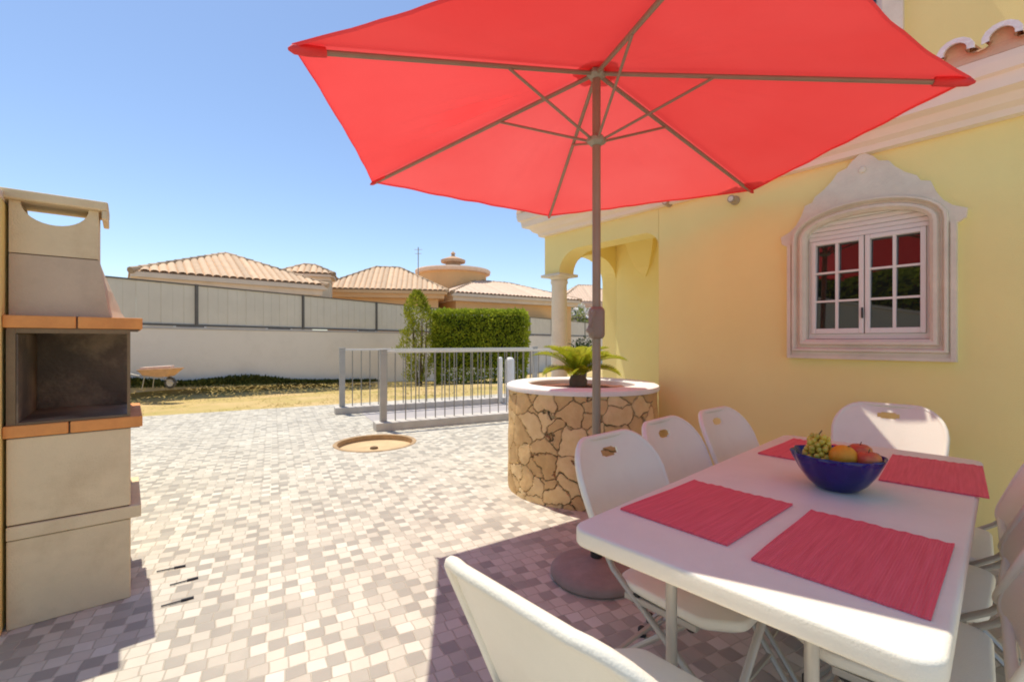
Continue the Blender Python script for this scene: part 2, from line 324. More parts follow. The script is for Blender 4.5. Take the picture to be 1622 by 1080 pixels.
# ------------------------------------------------------------------ mesh helpers
class MB:
    def __init__(s): s.bm = bmesh.new()
    def box(s, x0, x1, y0, y1, z0, z1, M=None, bevel=0.0):
        r = bmesh.ops.create_cube(s.bm, size=1.0)
        vs = r['verts']
        for v in vs:
            v.co = V((x0 + (v.co.x + .5) * (x1 - x0), y0 + (v.co.y + .5) * (y1 - y0), z0 + (v.co.z + .5) * (z1 - z0)))
        if bevel > 0:
            es = list({e for v in vs for e in v.link_edges})
            rr = bmesh.ops.bevel(s.bm, geom=es, offset=bevel, segments=2, affect='EDGES', profile=0.5)
            vs = list({v for f in rr['faces'] for v in f.verts} | {v for v in vs if v.is_valid})
            # collect whole island
            seen = set(vs); st = list(vs)
            while st:
                q = st.pop()
                for e in q.link_edges:
                    o = e.other_vert(q)
                    if o not in seen: seen.add(o); st.append(o)
            vs = list(seen)
        if M is not None:
            for v in vs: v.co = M @ v.co
        return s
    def quad(s, *p):
        vs = [s.bm.verts.new(q) for q in p]
        s.bm.faces.new(vs); return s
    def prism(s, pts, holes, map0, map1):
        """polygon with holes, pts 2-D; map0/map1 give 3-D of front and back"""
        loops = [list(pts)] + [list(h) for h in holes]
        flat = [p for lp in loops for p in lp]
        tris = tessellate_polygon([[V((p[0], p[1], 0)) for p in lp] for lp in loops])
        a = [s.bm.verts.new(map0(*p)) for p in flat]
        b = [s.bm.verts.new(map1(*p)) for p in flat]
        for t in tris:
            try:
                s.bm.faces.new([a[i] for i in t]); s.bm.faces.new([b[i] for i in reversed(t)])
            except ValueError: pass
        k = 0
        for lp in loops:
            n = len(lp)
            for i in range(n):
                j = (i + 1) % n
                try: s.bm.faces.new([a[k+i], a[k+j], b[k+j], b[k+i]])
                except ValueError: pass
            k += n
        return s
    def tube(s, path, r, seg=10, cap=True, flat=1.0, closed=False):
        path = [V(p) for p in path]; n = len(path)
        rs = r if isinstance(r, (list, tuple)) else [r] * n
        rings = []
        up = V((0, 0, 1))
        prevx = None
        for i, p in enumerate(path):
            if closed: t = path[(i+1) % n] - path[i-1]
            else: t = path[min(i+1, n-1)] - path[max(i-1, 0)]
            t.normalize()
            if prevx is None:
                ref = up if abs(t.z) < 0.9 else V((0, 1, 0))
                x = t.cross(ref).normalized()
            else:
                x = (prevx - t * prevx.dot(t)).normalized()
            prevx = x; y = t.cross(x)
            rings.append([s.bm.verts.new(p + (x * math.cos(2*PI*k/seg) + y * math.sin(2*PI*k/seg) * flat) * rs[i]) for k in range(seg)])
        m = n if closed else n - 1
        for i in range(m):
            a = rings[i]; b = rings[(i+1) % n]
            for k in range(seg):
                s.bm.faces.new([a[k], a[(k+1) % seg], b[(k+1) % seg], b[k]])
        if cap and not closed:
            s.bm.faces.new(list(reversed(rings[0]))); s.bm.faces.new(rings[-1])
        return s
    def lathe(s, prof, c=(0, 0, 0), seg=48, rfun=None, closed=False):
        c = V(c); rings = []
        for (r, z) in prof:
            ring = []
            for k in range(seg):
                a = 2*PI*k/seg
                rr = r if rfun is None else rfun(r, z, a)
                ring.append(s.bm.verts.new(c + V((rr*math.cos(a), rr*math.sin(a), z))))
            rings.append(ring)
        m = len(rings)
        for i in range(m if closed else m-1):
            a, b = rings[i], rings[(i+1) % m]
            for k in range(seg):
                s.bm.faces.new([a[k], a[(k+1) % seg], b[(k+1) % seg], b[k]])
        if not closed:
            if prof[0][0] > 1e-5: s.bm.faces.new(list(reversed(rings[0])))
            if prof[-1][0] > 1e-5: s.bm.faces.new(rings[-1])
        return s
    def sphere(s, c, r, seg=16, ring=10, sc=(1, 1, 1)):
        rr = bmesh.ops.create_uvsphere(s.bm, u_segments=seg, v_segments=ring, radius=r)
        for v in rr['verts']: v.co = V((v.co.x*sc[0], v.co.y*sc[1], v.co.z*sc[2])) + V(c)
        return s
    def leaf(s, p, size, rnd, nrm=None, asp=0.5):
        d = V((rnd.uniform(-1, 1), rnd.uniform(-1, 1), rnd.uniform(-.7, 1)))
        if nrm is not None: d = d * 0.8 + V(nrm) * 0.7
        if d.length < 1e-3: d = V((0, 0, 1))
        d.normalize()
        w = d.cross(V((rnd.uniform(-1, 1), rnd.uniform(-1, 1), rnd.uniform(-1, 1))))
        if w.length < 1e-3: w = d.orthogonal()
        w.normalize(); p = V(p)
        k = size * rnd.uniform(.6, 1.3)
        a = [s.bm.verts.new(q) for q in (p, p + d*k*.5 + w*k*asp*.5, p + d*k, p + d*k*.5 - w*k*asp*.5)]
        s.bm.faces.new(a)
    def build(s, name, m, parent=None, smooth=None, merge=False):
        if merge: bmesh.ops.remove_doubles(s.bm, verts=s.bm.verts, dist=1e-5)
        bmesh.ops.recalc_face_normals(s.bm, faces=s.bm.faces) if merge is not None else None
        me = bpy.data.meshes.new(name); s.bm.to_mesh(me); s.bm.free()
        me.materials.append(m)
        if smooth is not None:
            for p in me.polygons: p.use_smooth = True
            try: me.set_sharp_from_angle(angle=math.radians(smooth))
            except Exception: pass
        o = bpy.data.objects.new(name, me); col.objects.link(o)
        if parent is not None: o.parent = parent
        return o

def tag(o, label=None, cat=None, group=None, kind=None):
    if label: o['label'] = label
    if cat: o['category'] = cat
    if group: o['group'] = group
    if kind: o['kind'] = kind
    return o

def thing(name, label, cat, loc=(0, 0, 0), rz=0.0, group=None):
    o = bpy.data.objects.new(name, None); col.objects.link(o)
    o.location = loc; o.rotation_euler = (0, 0, rz); o.empty_display_size = 0.2
    return tag(o, label, cat, group)

def dup(o, parent=None):
    c = o.copy(); col.objects.link(c)
    if parent is not None: c.parent = parent
    for ch in list(o.children): dup(ch, c)
    return c

def rounded(pts, rads, n=6):
    out = []; N = len(pts)
    for i in range(N):
        p = V(pts[i]).to_2d(); a = V(pts[i-1]).to_2d(); b = V(pts[(i+1) % N]).to_2d()
        r = rads[i] if isinstance(rads, (list, tuple)) else rads
        if r <= 0: out.append((p.x, p.y)); continue
        d1 = (a - p).normalized(); d2 = (b - p).normalized()
        ang = d1.angle(d2); L = r / math.tan(ang/2)
        s = p + d1*L; e = p + d2*L
        c = p + (d1+d2).normalized() * (r / math.sin(ang/2))
        a0 = math.atan2(s.y-c.y, s.x-c.x); a1 = math.atan2(e.y-c.y, e.x-c.x)
        da = (a1 - a0 + PI) % (2*PI) - PI
        for k in range(n+1):
            t = a0 + da*k/n
            out.append((c.x + r*math.cos(t), c.y + r*math.sin(t)))
    return out

def slab(mb, outline, z0, z1, bevel=0.0, steps=3):
    """solid plate with rounded top and bottom edges"""
    n = len(outline)
    cx = sum(p[0] for p in outline)/n; cy = sum(p[1] for p in outline)/n
    # inward normals
    def inset(d):
        res = []
        for i in range(n):
            a = V(outline[i-1]).to_2d(); b = V(outline[(i+1) % n]).to_2d(); t = (b-a).normalized()
            nr = V((-t.y, t.x))
            p = V(outline[i]).to_2d()
            if nr.dot(V((cx, cy)) - p) < 0: nr = -nr
            res.append((p.x + nr.x*d, p.y + nr.y*d))
        return res
    layers = []
    if bevel > 0:
        for k in range(steps+1):
            a = PI/2*k/steps
            layers.append((inset(bevel*(1-math.sin(a))), z0 + bevel*(1-math.cos(a))))
        for k in range(steps+1):
            a = PI/2*k/steps
            layers.append((inset(bevel*(1-math.cos(a))), z1 - bevel*(1-math.sin(a))))
    else:
        layers = [(outline, z0), (outline, z1)]
    rings = [[mb.bm.verts.new((p[0], p[1], z)) for p in o] for o, z in layers]
    for i in range(len(rings)-1):
        for k in range(n):
            mb.bm.faces.new([rings[i][k], rings[i][(k+1) % n], rings[i+1][(k+1) % n], rings[i+1][k]])
    mb.bm.faces.new(list(reversed(rings[0]))); mb.bm.faces.new(rings[-1])
    return mb

# ================================================================== GROUND
LE0 = V((-6.2, 7.53)); LED = V((0.8765, 0.4813))          # lawn / patio edge line
W0 = V((-8.715, 9.83)); WD = V((0.502, 0.865))             # boundary wall line
WN = V((WD.y, -WD.x))                                      # towards the patio
def wall_z(s): return max(-0.62, min(0.75, 0.30 - 0.066*s))

hole_c = V((-1.68, 5.62)); hole_r = 0.475
m = MB()
a = LE0 - LED*16; b = LE0 + LED*26
outer = [(-40, -30), (30, -30), (30, 26), (b.x, b.y), (a.x, a.y), (-40, a.y)]
circ = [(hole_c.x + hole_r*math.cos(2*PI*k/56), hole_c.y + hole_r*math.sin(2*PI*k/56)) for k in range(56)]
loops = [outer, circ]
flat = [p for lp in loops for p in lp]
vs = [m.bm.verts.new((p[0], p[1], 0)) for p in flat]
for t in tessellate_polygon([[V((p[0], p[1], 0)) for p in lp] for lp in loops]):
    f = m.bm.faces.new([vs[i] for i in t])
n0 = len(outer)
lo = [m.bm.verts.new((p[0], p[1], -0.12)) for p in circ]
for k in range(56):
    j = (k+1) % 56
    m.bm.faces.new([vs[n0+k], vs[n0+j], lo[j], lo[k]])
patio = m.build('pavement', PAVING); tag(patio, kind='structure')

m = MB()
m.lathe([(0.0, -0.058), (0.2, -0.062), (0.40, -0.066), (hole_r+0.005, -0.06)], (hole_c.x, hole_c.y, 0), 48)
hb = thing('manhole_pit', 'round sunken manhole pit filled with tan sand in the paving', 'manhole', (0, 0, 0))
m.build('sand_fill', SANDM, hb, 30)
MB().lathe([(hole_r-0.03, -0.10), (hole_r-0.03, 0.004), (hole_r-0.02, 0.008), (hole_r+0.012, 0.008), (hole_r+0.018, 0.003), (hole_r+0.018, -0.10)], (hole_c.x, hole_c.y, 0), 64, closed=True).build('rim_ring', mat('rim_rust', (0.42, 0.28, 0.15), 0.8, 0.25, 10), hb, 30)
MB().lathe([(0.0, 0.0), (0.05, 0.0), (0.045, 0.018), (0.02, 0.026), (0.0, 0.026)], (hole_c.x, hole_c.y-0.06, -0.058), 20).build('handle', STEMM, hb, 30)

# lawn between patio edge and wall
m = MB()
NS, NT = 90, 26
grid = []
for i in range(NS+1):
    s = -17 + 60.0*i/NS
    pw = W0 + WD*s
    # matching point on lawn edge
    q = LE0 + LED*(-15 + 27.0*i/NS)
    row = []
    for j in range(NT+1):
        t = j/NT
        p = q.lerp(pw + WN*(-0.05), t)
        tt = t*t*(3-2*t)
        z = -0.006 + wall_z(s)*tt
        z += 0.035*min(1, t*6)*(noise.noise(V((p.x*0.9, p.y*0.9, 3.1))))
        if t == 0: z = -0.004
        row.append(m.bm.verts.new((p.x, p.y, z)))
    grid.append(row)
for i in range(NS):
    for j in range(NT):
        m.bm.faces.new([grid[i][j], grid[i+1][j], grid[i+1][j+1], grid[i][j+1]])
def lawn_z(x, y):
    d = V((x, y)) - W0; s = d.dot(WD); w = d.dot(WN)
    e = V((x, y)) - LE0; we = abs(e.x*(-LED.y) + e.y*LED.x)
    t = we/(we+abs(w)+1e-6); tt = t*t*(3-2*t)
    return wall_z(s)*tt
lawn = m.build('lawn', LAWN, None, 60); tag(lawn, kind='structure')
m = MB(); m.quad((-400, -400, -1.0), (400, -400, -1.0), (400, 600, -1.0), (-400, 600, -1.0))
tag(m.build('ground', EARTH), kind='structure')

# dry grass tufts
m = MB(); rg = random.Random(5)
cnt = 0
while cnt < 8000:
    x = rg.uniform(-10, 4); y = rg.uniform(6.0, 22)
    d = V((x, y)) - W0; w = d.dot(WN)
    e = V((x, y)) - LE0; we = e.x*(-LED.y) + e.y*LED.x
    if w < 0.08 or we < 0.03: continue
    if noise.noise(V((x*0.8, y*0.8, 0))) + rg.uniform(-.5, .5) < -0.1: continue
    u = 811 + x/y*F
    if u < 190 or u > 960: continue
    z = lawn_z(x, y)
    h = rg.uniform(0.008, 0.026); a = rg.uniform(0, 2*PI); wd = 0.008 + 0.0012*y
    p = V((x, y, z-0.01)); dx = V((math.cos(a), math.sin(a), 0))*wd
    tip = p + V((rg.uniform(-.08, .08), rg.uniform(-.08, .08), h))
    m.bm.faces.new([m.bm.verts.new(p-dx), m.bm.verts.new(p+dx), m.bm.verts.new(tip)])
    cnt += 1
g = m.build('grass', DRYG, merge=None); tag(g, 'short dry yellow grass growing on the lawn before the boundary wall', 'grass', kind='stuff')

# weeds at wall foot
m = MB(); rg = random.Random(9)
for i in range(5200):
    s = rg.uniform(-0.6, 7.5)
    k = max(0.0, math.exp(-((s-3.0)/1.0)**2)*0.30 + math.exp(-((s-0.2)/0.6)**2)*0.22 + 0.05 + 0.05*noise.noise(V((s*3, 0, 0))))
    p = W0 + WD*s + WN*abs(rg.gauss(0.10, 0.14))
    z = lawn_z(p.x, p.y) + rg.uniform(-.1, 1)*k*.55
    m.leaf((p.x, p.y, z), 0.085, rg, (0, 0, 1))
for q in range(120):
    s = -0.4 + 6.4*q/120; s2 = s + 6.4/120*1.3
    def kk(s): return (math.exp(-((s-3.0)/1.0)**2)*0.15 + math.exp(-((s-0.2)/0.6)**2)*0.11 + 0.02)
    a_ = W0 + WD*s; b_ = W0 + WD*s2; zz = wall_z(s)
    pts_ = [(a_ + WN*.02, zz+kk(s)), (b_ + WN*.02, zz+kk(s2)), (b_ + WN*.34, zz-.05), (a_ + WN*.34, zz-.05)]
    m.bm.faces.new([m.bm.verts.new((p_.x, p_.y, z_)) for p_, z_ in pts_])
tag(m.build('weeds', WEEDL, merge=None), 'low dark weeds heaped along the foot of the boundary wall', 'weeds', kind='stuff')

# ================================================================== BOUNDARY WALL + FENCE
S0, S1 = -16.0, 46.0
def wall_frame(name, label, cat):
    o = thing(name, label, cat, (W0.x, W0.y, 0), math.atan2(WD.y, WD.x)); return o
ZT, ZJ = 2.65, 1.60
bw = wall_frame('boundary_wall', 'long pale rendered boundary wall along the back of the lawn', 'wall')
MB().box(S0, S1, 0.0, 0.22, -1.4, ZJ-0.07).build('wall', WALLW, bw)
MB().box(S0, S1, -0.015, 0.235, ZJ-0.069, ZJ-0.01, bevel=0.008).build('coping', mat('coping_grey', (0.50, 0.46, 0.43), 0.9, 0.08, 2), bw)
fe = wall_frame('screen_fence', 'grey panelled privacy screen fence on top of the boundary wall', 'fence')
posts = [1.77 + 2.96*k for k in range(-6, 15)]
for i, s in enumerate(posts):
    MB().box(s-0.03, s+0.03, 0.02, 0.08, ZJ-0.0, ZT+0.01).build('fence_post', FRAMEM, fe)
    if i+1 < len(posts):
        e = posts[i+1]
        mm = MB()
        nx = 24
        for q in range(nx):
            x0 = s+0.032 + (e-s-0.064)*q/nx; x1 = s+0.032 + (e-s-0.064)*(q+1)/nx
            y0 = 0.055 + 0.006*(q % 2) + 0.003*math.sin(q*1.7+i)
            mm.box(x0, x1-0.002, y0, y0+0.012, ZJ+0.062, ZT-0.03)
        mm.build('screen_panel', SCREEN, fe)
        MB().box(s+0.03, e-0.03, 0.035, 0.085, ZT-0.03, ZT+0.005).build('top_rail', FRAMEM, fe)
        MB().box(s+0.03, e-0.03, 0.03, 0.09, ZJ+0.012, ZJ+0.062).build('bottom_rail', FRAMEM, fe)

# ================================================================== NEIGHBOUR HOUSES
def slope(mb, A, E, U, Nn, L, lim, pitch=0.24, r=0.085):
    n = int(L/pitch)
    for i in range(n):
        s = (i+.5)*L/n; ln = lim(s)
        if ln < 0.15: continue
        ln0 = lim(s-pitch*.4); ln1 = lim(s+pitch*.4)
        w = L/n*0.5
        prev = None
        for k in range(6):
            a = PI*k/5
            off = -math.cos(a)*w; h = math.sin(a)*r
            li = lim(min(max(s+off, 0), L))
            p0 = A + E*(s+off) + Nn*h; p1 = p0 + U*max(li, 0.05)
            cur = (mb.bm.verts.new(p0), mb.bm.verts.new(p1))
            if prev: mb.bm.faces.new([prev[0], cur[0], cur[1], prev[1]])
            prev = cur

def caps(mb, P, Q, r=0.11, step=0.38):
    d = Q-P; n = max(1, int(d.length/step)); 
    for i in range(n):
        a = P + d*(i/n); b = P + d*((i+1.12)/n)
        mb.tube([a, b], [r*1.1, r*0.85], 8)

def hip_roof(parent, A, E, L, D, ze, zr, over=0.45, fascia=FASCIA, tile=ROOFT, fh=0.3, pitch=0.26):
    """A front-left corner (2-D), E along the front; D depth away from the camera side"""
    E = V((E[0], E[1], 0)).normalized(); B = V((-E.y, E.x, 0)); A = V((A[0], A[1], ze))
    hd = D/2; rise = zr-ze
    c00 = A; c10 = A+E*L; c01 = A+B*D; c11 = A+E*L+B*D
    if L >= D:
        r0 = A + E*hd + B*hd + V((0, 0, rise)); r1 = A + E*(L-hd) + B*hd + V((0, 0, rise))
    else:
        r0 = A + E*L/2 + B*(L/2) + V((0, 0, rise)); r1 = A + E*L/2 + B*(D-L/2) + V((0, 0, rise))
    rf = MB()
    run = min(L, D)/2
    sl = math.hypot(run, rise)
    def face(P, e, inn, length):
        U = (inn*run + V((0, 0, rise))).normalized(); N = e.cross(U)
        if N.z < 0: N = -N
        def lim(s): return sl*min(1.0, s/run, (length-s)/run)
        slope(rf, P, e, U, N, length, lim, pitch)
    face(c00, E, B, L); face(c10, B, -E, D); face(c11, -E, -B, L); face(c01, -B, E, D)
    # closed under-surface
    for q in ((c00, c10, r1, r0), (c11, c01, r0, r1)):
        if L >= D: rf.quad(*q)
    if L >= D:
        rf.bm.faces.new([rf.bm.verts.new(x) for x in (c10, c11, r1)]); rf.bm.faces.new([rf.bm.verts.new(x) for x in (c01, c00, r0)])
    else:
        rf.quad(c10, c11, r1, r0); rf.quad(c01, c00, r0, r1)
        rf.bm.faces.new([rf.bm.verts.new(x) for x in (c00, c10, r0)]); rf.bm.faces.new([rf.bm.verts.new(x) for x in (c11, c01, r1)])
    ro = rf.build('roof', tile, parent, 50)
    cp = MB()
    for P, Q in ((c00, r0), (c10, r1 if L >= D else r0), (c11, r1), (c01, r0 if L >= D else r1), (r0, r1)):
        if (Q-P).length > 0.1: caps(cp, P, Q)
    cp.build('ridge_cap', RIDGET, ro, 40)
    # fascia band
    fb = MB()
    Mx = Matrix.Translation(V((A.x, A.y, 0))) @ Matrix(((E.x, B.x, 0, 0), (E.y, B.y, 0, 0), (0, 0, 1, 0), (0, 0, 0, 1)))
    fb.box(0.02, L-0.02, 0.02, D-0.02, ze-fh*0.45, ze-0.015, Mx)
    fb.box(0.18, L-0.18, 0.18, D-0.18, ze-fh, ze-fh*0.45-0.003, Mx)
    fb.build('fascia', fascia, parent)
    return Mx

def walls(parent, Mx, L, D, ze, mt, over=0.5, fh=0.3, wins=()):
    w = MB(); w.box(over, L-over, over, D-over, -1.0, ze-fh-0.003, Mx); wl = w.build('wall', mt, parent)
    for (x0, x1, z0, z1) in wins:
        f = MB(); f.box(x0, x1, over-0.05, over+0.02, z0, z1, Mx); fo = f.build('window', WHITEF, parent)
        p = MB(); p.box(x0+.08, x1-.08, over-0.062, over-0.052, z0+.08, z1-.08, Mx); p.build('pane', PANE, fo)

hA = thing('neighbour_house', 'cream neighbouring house with low hipped tile roof behind the boundary wall', 'house')
EA = V((-7.87+12.8, 19.55-15.3)); LA = EA.length
Mx = hip_roof(hA, (-12.8, 15.3), EA, LA, 6.4, 3.62, 5.0, fh=0.42)
walls(hA, Mx, LA, 6.4, 3.62, HOUSEA, fh=0.42, wins=((1.2, 2.2, 1.2, 2.4), (4.2, 5.2, 1.2, 2.4)))
Mx = hip_roof(hA, (-10.75, 21.0), (0.95, 0.3), 2.4, 1.9, 4.42, 4.92, fh=0.3)
w = MB(); w.box(.2, 2.2, .2, 1.7, 2.5, 4.1, Mx); w.build('wall', HOUSEA, hA)

hB = thing('neighbour_house', 'orange neighbouring house with round cupola above its tile roofs', 'house')
Mx = hip_roof(hB, (-10.1, 23.4), (0.984, 0.176), 6.75, 5.4, 3.95, 5.50, fh=0.4, fascia=mat('orange_fascia', (0.74, 0.47, 0.24), 0.9, 0.08, 2))
walls(hB, Mx, 6.75, 5.4, 3.95, HOUSEB, fh=0.4, wins=((2, 3, 1.2, 2.4),))
ROOFP = mat('pink_tile', (0.72, 0.53, 0.39), 0.9, 0.12, 5, 0.2, 30, island=0.08)
Mx = hip_roof(hB, (-3.3, 24.95), (0.834, 0.552), 9.5, 7.0, 3.92, 5.15, fh=0.42, tile=ROOFP)
walls(hB, Mx, 9.5, 7.0, 3.92, HOUSEB, fh=0.42, wins=((2, 3, 1.2, 2.4), (5, 6, 1.2, 2.4)))
# cupola
cc = (-4.0, 31.0, 0)
cup = MB().lathe([(2.25, 4.0), (2.25, 5.72)], cc, 48).build('cupola', HOUSEB, hB, 30)
MB().lathe([(2.1, 5.70), (2.5, 5.74), (2.55, 5.92), (2.5, 6.0), (1.2, 6.22), (0.3, 6.36)], cc, 48).build('cupola_roof', ROOFP, cup, 30)
MB().lathe([(0.5, 6.2), (0.5, 6.5), (0.82, 6.55), (0.84, 6.72), (0.55, 6.84), (0.16, 6.98), (0.10, 7.1), (0.17, 7.16), (0.10, 7.26), (0.0, 7.34)], cc, 28).build('lantern', mat('lantern_stone', (0.56, 0.36, 0.22), 0.9, 0.1, 4), cup, 30)
an = MB(); an.tube([(-5.75, 28.0, 4.8), (-5.75, 28.0, 7.0)], 0.03, 6); an.tube([(-6.0, 28, 6.85), (-5.5, 28, 6.85)], 0.018, 5); an.tube([(-5.95, 28, 6.6), (-5.55, 28, 6.6)], 0.018, 5)
an.build('antenna', mat('antenna_grey', (0.35, 0.35, 0.36), 0.5), hB)
hC = thing('neighbour_house', 'distant pink roofed house seen through the porch arch', 'house')
Mx = hip_roof(hC, (4.4, 43.0), (0.98, 0.2), 7.5, 6.0, 5.0, 6.9, fh=0.4, tile=ROOFP, fascia=HOUSEC)
walls(hC, Mx, 7.5, 6.0, 5.0, HOUSEC, fh=0.4, wins=((2, 3, 2.0, 3.6),))

# ================================================================== HEDGES / SHRUBS
def leaf_volume(m, rnd, n, fn, size, nrm=None):
    for i in range(n):
        p, nn = fn(rnd)
        m.leaf(p, size, rnd, nn)

def box_hedge(name, label, cat, c, rz, L, D, z0, z1, n, lm, core=HEDGEC, size=0.09):
    o = thing(name, label, cat, (c[0], c[1], z0), rz)
    H = z1-z0; rnd = random.Random(hash(label) % 1000 if False else len(label))
    m = MB()
    def fn(r):
        f = r.random(); x = r.uniform(-L/2, L/2); y = r.uniform(-D/2, D/2); z = r.uniform(0.05*H, H)
        j = 0.05*noise.noise(V((x*2.2, y*2.2, z*2.2))) + r.gauss(0, .025)
        if f < .14: nn = (0, -.4, .6)
        elif f < .55: y = -D/2 - j; nn = (0, -1, 0.3)
        elif f < .76: z = H + j*1.1; nn = (0, 0, 1)
        elif f < .87: x = -L/2 - j; nn = (-1, 0, .3)
        elif f < .95: x = L/2 + j; nn = (1, 0, .3)
        else: y = D/2 + j; nn = (0, 1, .3)
        # round the corners, thin the base
        k = max(0, z/H - .88)/.12
        x *= 1-.035*k; y *= 1-.12*k
        x *= 0.90 + 0.10*min(1, z/(H*.45))
        return (x, y, z), nn
    leaf_volume(m, rnd, n, fn, size)
    m.build('crown', lm, o, merge=None)
    c2 = MB()
    nx, nz = 18, 12
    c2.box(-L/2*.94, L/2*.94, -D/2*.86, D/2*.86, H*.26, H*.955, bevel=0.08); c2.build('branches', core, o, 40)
    t = MB()
    for k in range(7):
        x = -L/2*.8 + L*.8*k/6 + rnd.uniform(-.1, .1)
        t.tube([(x, 0, -.1), (x+rnd.uniform(-.05, .05), rnd.uniform(-.1, .1), H*.3)], [.035, .02], 6)
    t.build('trunk', BARK, o)
    return o
box_hedge('clipped_hedge', 'broad clipped green hedge with flat sunlit top before the wall', 'hedge', (-1.02, 15.0), 0.05, 2.95, 1.1, -0.22, 2.17, 19000, HEDGEL, size=.10)

o = thing('upright_shrub', 'tall lime green feathery shrub beside the clipped hedge', 'shrub', (-2.97, 14.6, -0.2), 0)
m = MB(); rnd = random.Random(21)
for i in range(8200):
    z = rnd.uniform(0.0, 1)**.8; H = 3.05
    prof = 0.62*(0.45+0.55*math.sin(min(1, z*1.35)*PI*.62))*(1 if z < .72 else max(0.05, (1-z)/.28)**.75)
    a = rnd.uniform(0, 2*PI); rr = prof*rnd.uniform(.3, 1.0)**.5*(1+.75*noise.noise(V((math.cos(a)*1.6, math.sin(a)*1.6, z*7)))) + rnd.gauss(0, .035)
    if noise.noise(V((math.cos(a)*1.6+5, math.sin(a)*1.6, z*6))) < -.22: continue
    m.leaf((rr*1.08*math.cos(a) - .18*max(0, z-.75)*2, rr*math.sin(a), .12+z*(H-.15)), .10, rnd, (math.cos(a)*.5, math.sin(a)*.5, 1.1), .3)
m.build('crown', CYPL, o, merge=None)
t = MB()
for k in range(5):
    a = k*1.3; t.tube([(.04*math.cos(a), .04*math.sin(a), -.1), (.2*math.cos(a), .2*math.sin(a), 1.2), (.25*math.cos(a), .25*math.sin(a), 2.2)], [.035, .022, .008], 6)
t.build('trunk', BARK, o)

def blob_bush(name, label, cat, c, r, hz, n, lm, size, stem=0.6, flowers=0, seed=3):
    o = thing(name, label, cat, c, 0)
    rnd = random.Random(seed); m = MB(); fl = MB()
    cl = [(V((rnd.gauss(0, .45)*r, rnd.gauss(0, .35)*r, stem + hz*rnd.uniform(.2, .85))), r*rnd.uniform(.35, .6)) for k in range(11)]
    for i in range(n):
        cc, cr = rnd.choice(cl)
        d = V((rnd.gauss(0, 1), rnd.gauss(0, 1), rnd.gauss(0, 1))).normalized()
        m.leaf(cc + d*cr*rnd.uniform(.5, 1.05), size, rnd, d, .4)
    m.build('crown', lm, o, merge=None)
    if flowers:
        for i in range(flowers):
            cc, cr = rnd.choice(cl)
            d = V((rnd.gauss(0, 1), rnd.gauss(0, 1)-.4, abs(rnd.gauss(0, 1)))).normalized()
            for q in range(4): fl.leaf(cc + d*cr*1.08, size*.8, rnd, d, .9)
        fl.build('blossom', FLOWER, o, merge=None)
    t = MB()
    for cc, cr in cl[:6]:
        t.tube([(rnd.uniform(-.06, .06), rnd.uniform(-.06, .06), -.05), (cc.x*.4, cc.y*.4, cc.z*.5), tuple(cc)], [.05, .035, .01], 6)
    t.build('trunk', BARK, o)
    return o
blob_bush('oleander_bush', 'white flowering bush above the far wall, framed by the porch arch', 'bush', (4.95, 37.0, -0.9), 2.0, 2.6, 2200, OLEAL, .34, 2.2, 260, 3)
blob_bush('oleander_bush', 'small white flowering bush just left of the porch column', 'bush', (1.55, 31.0, -0.9), 1.2, 1.3, 900, OLEAL, .30, 2.7, 120, 8)
blob_bush('round_shrub', 'dark rounded shrub between the porch column and parasol pole', 'shrub', (1.72, 11.2, -0.1), .34, 0.62, 1100, DARKL, .07, 0.75, 0, 5)

# ================================================================== KERBS, PATH, RAILINGS
RD = V((0.891, 0.453)); RNm = V((-RD.y, RD.x))
P1 = V((-1.82, 6.45)); P2 = V((-2.94, 7.9)); RL1, RL2 = 2.95, 3.9
rzr = math.atan2(RD.y, RD.x)
for nm, P, L in (('kerb', P1, RL1), ('kerb', P2, RL2)):
    m = MB(); m.box(-0.12, L, -0.13, 0.13, -0.02, 0.115, bevel=0.012)
    k = m.build(nm, KERBM); k.location = (P.x, P.y, 0); k.rotation_euler = (0, 0, rzr); tag(k, kind='structure')
m = MB(); m.quad((P1.x+RNm.x*.13, P1.y+RNm.y*.13, .004), (P1.x+RD.x*6+RNm.x*.13, P1.y+RD.y*6+RNm.y*.13, .004),
                 (P1.x+RD.x*6+RNm.x*1.75, P1.y+RD.y*6+RNm.y*1.75, .004), (P1.x+RD.x*-.05+RNm.x*1.75, P1.y-RD.y*.05+RNm.y*1.75, .004))
tag(m.build('path', STRIPM), kind='structure')  # grey sheet laid just above the paving between the kerbs

def railing(label, P, L, seed):
    o = thing('metal_railing', label, 'railing', (P.x, P.y, 0.115), rzr, 'metal railings along the kerbs')
    H = 0.985
    for s in (0.0, L-0.06):
        m = MB(); m.box(s-0.045, s+0.045, -0.045, 0.045, 0.0, H+0.02, bevel=0.006); m.box(s-0.052, s+0.052, -0.052, 0.052, H+0.0205, H+0.034, bevel=0.004)
        m.build('post', RAILM, o)
    MB().box(0.045, L-0.11, -0.03, 0.03, H-0.02, H+0.012, bevel=0.006).build('handrail', RAILT, o)
    s = 0.17
    while s < L-0.15:
        MB().tube([(s, 0, 0.0 if seed else 0.0), (s, 0, H-0.02)], 0.0085, 6).build('baluster', BALM, o)
        s += 0.148
    return o
railing('grey metal railing on the nearer kerb, beside the manhole pit', P1, RL1, 0)
railing('grey metal railing on the farther kerb, along the lawn edge', P2, RL2, 1)

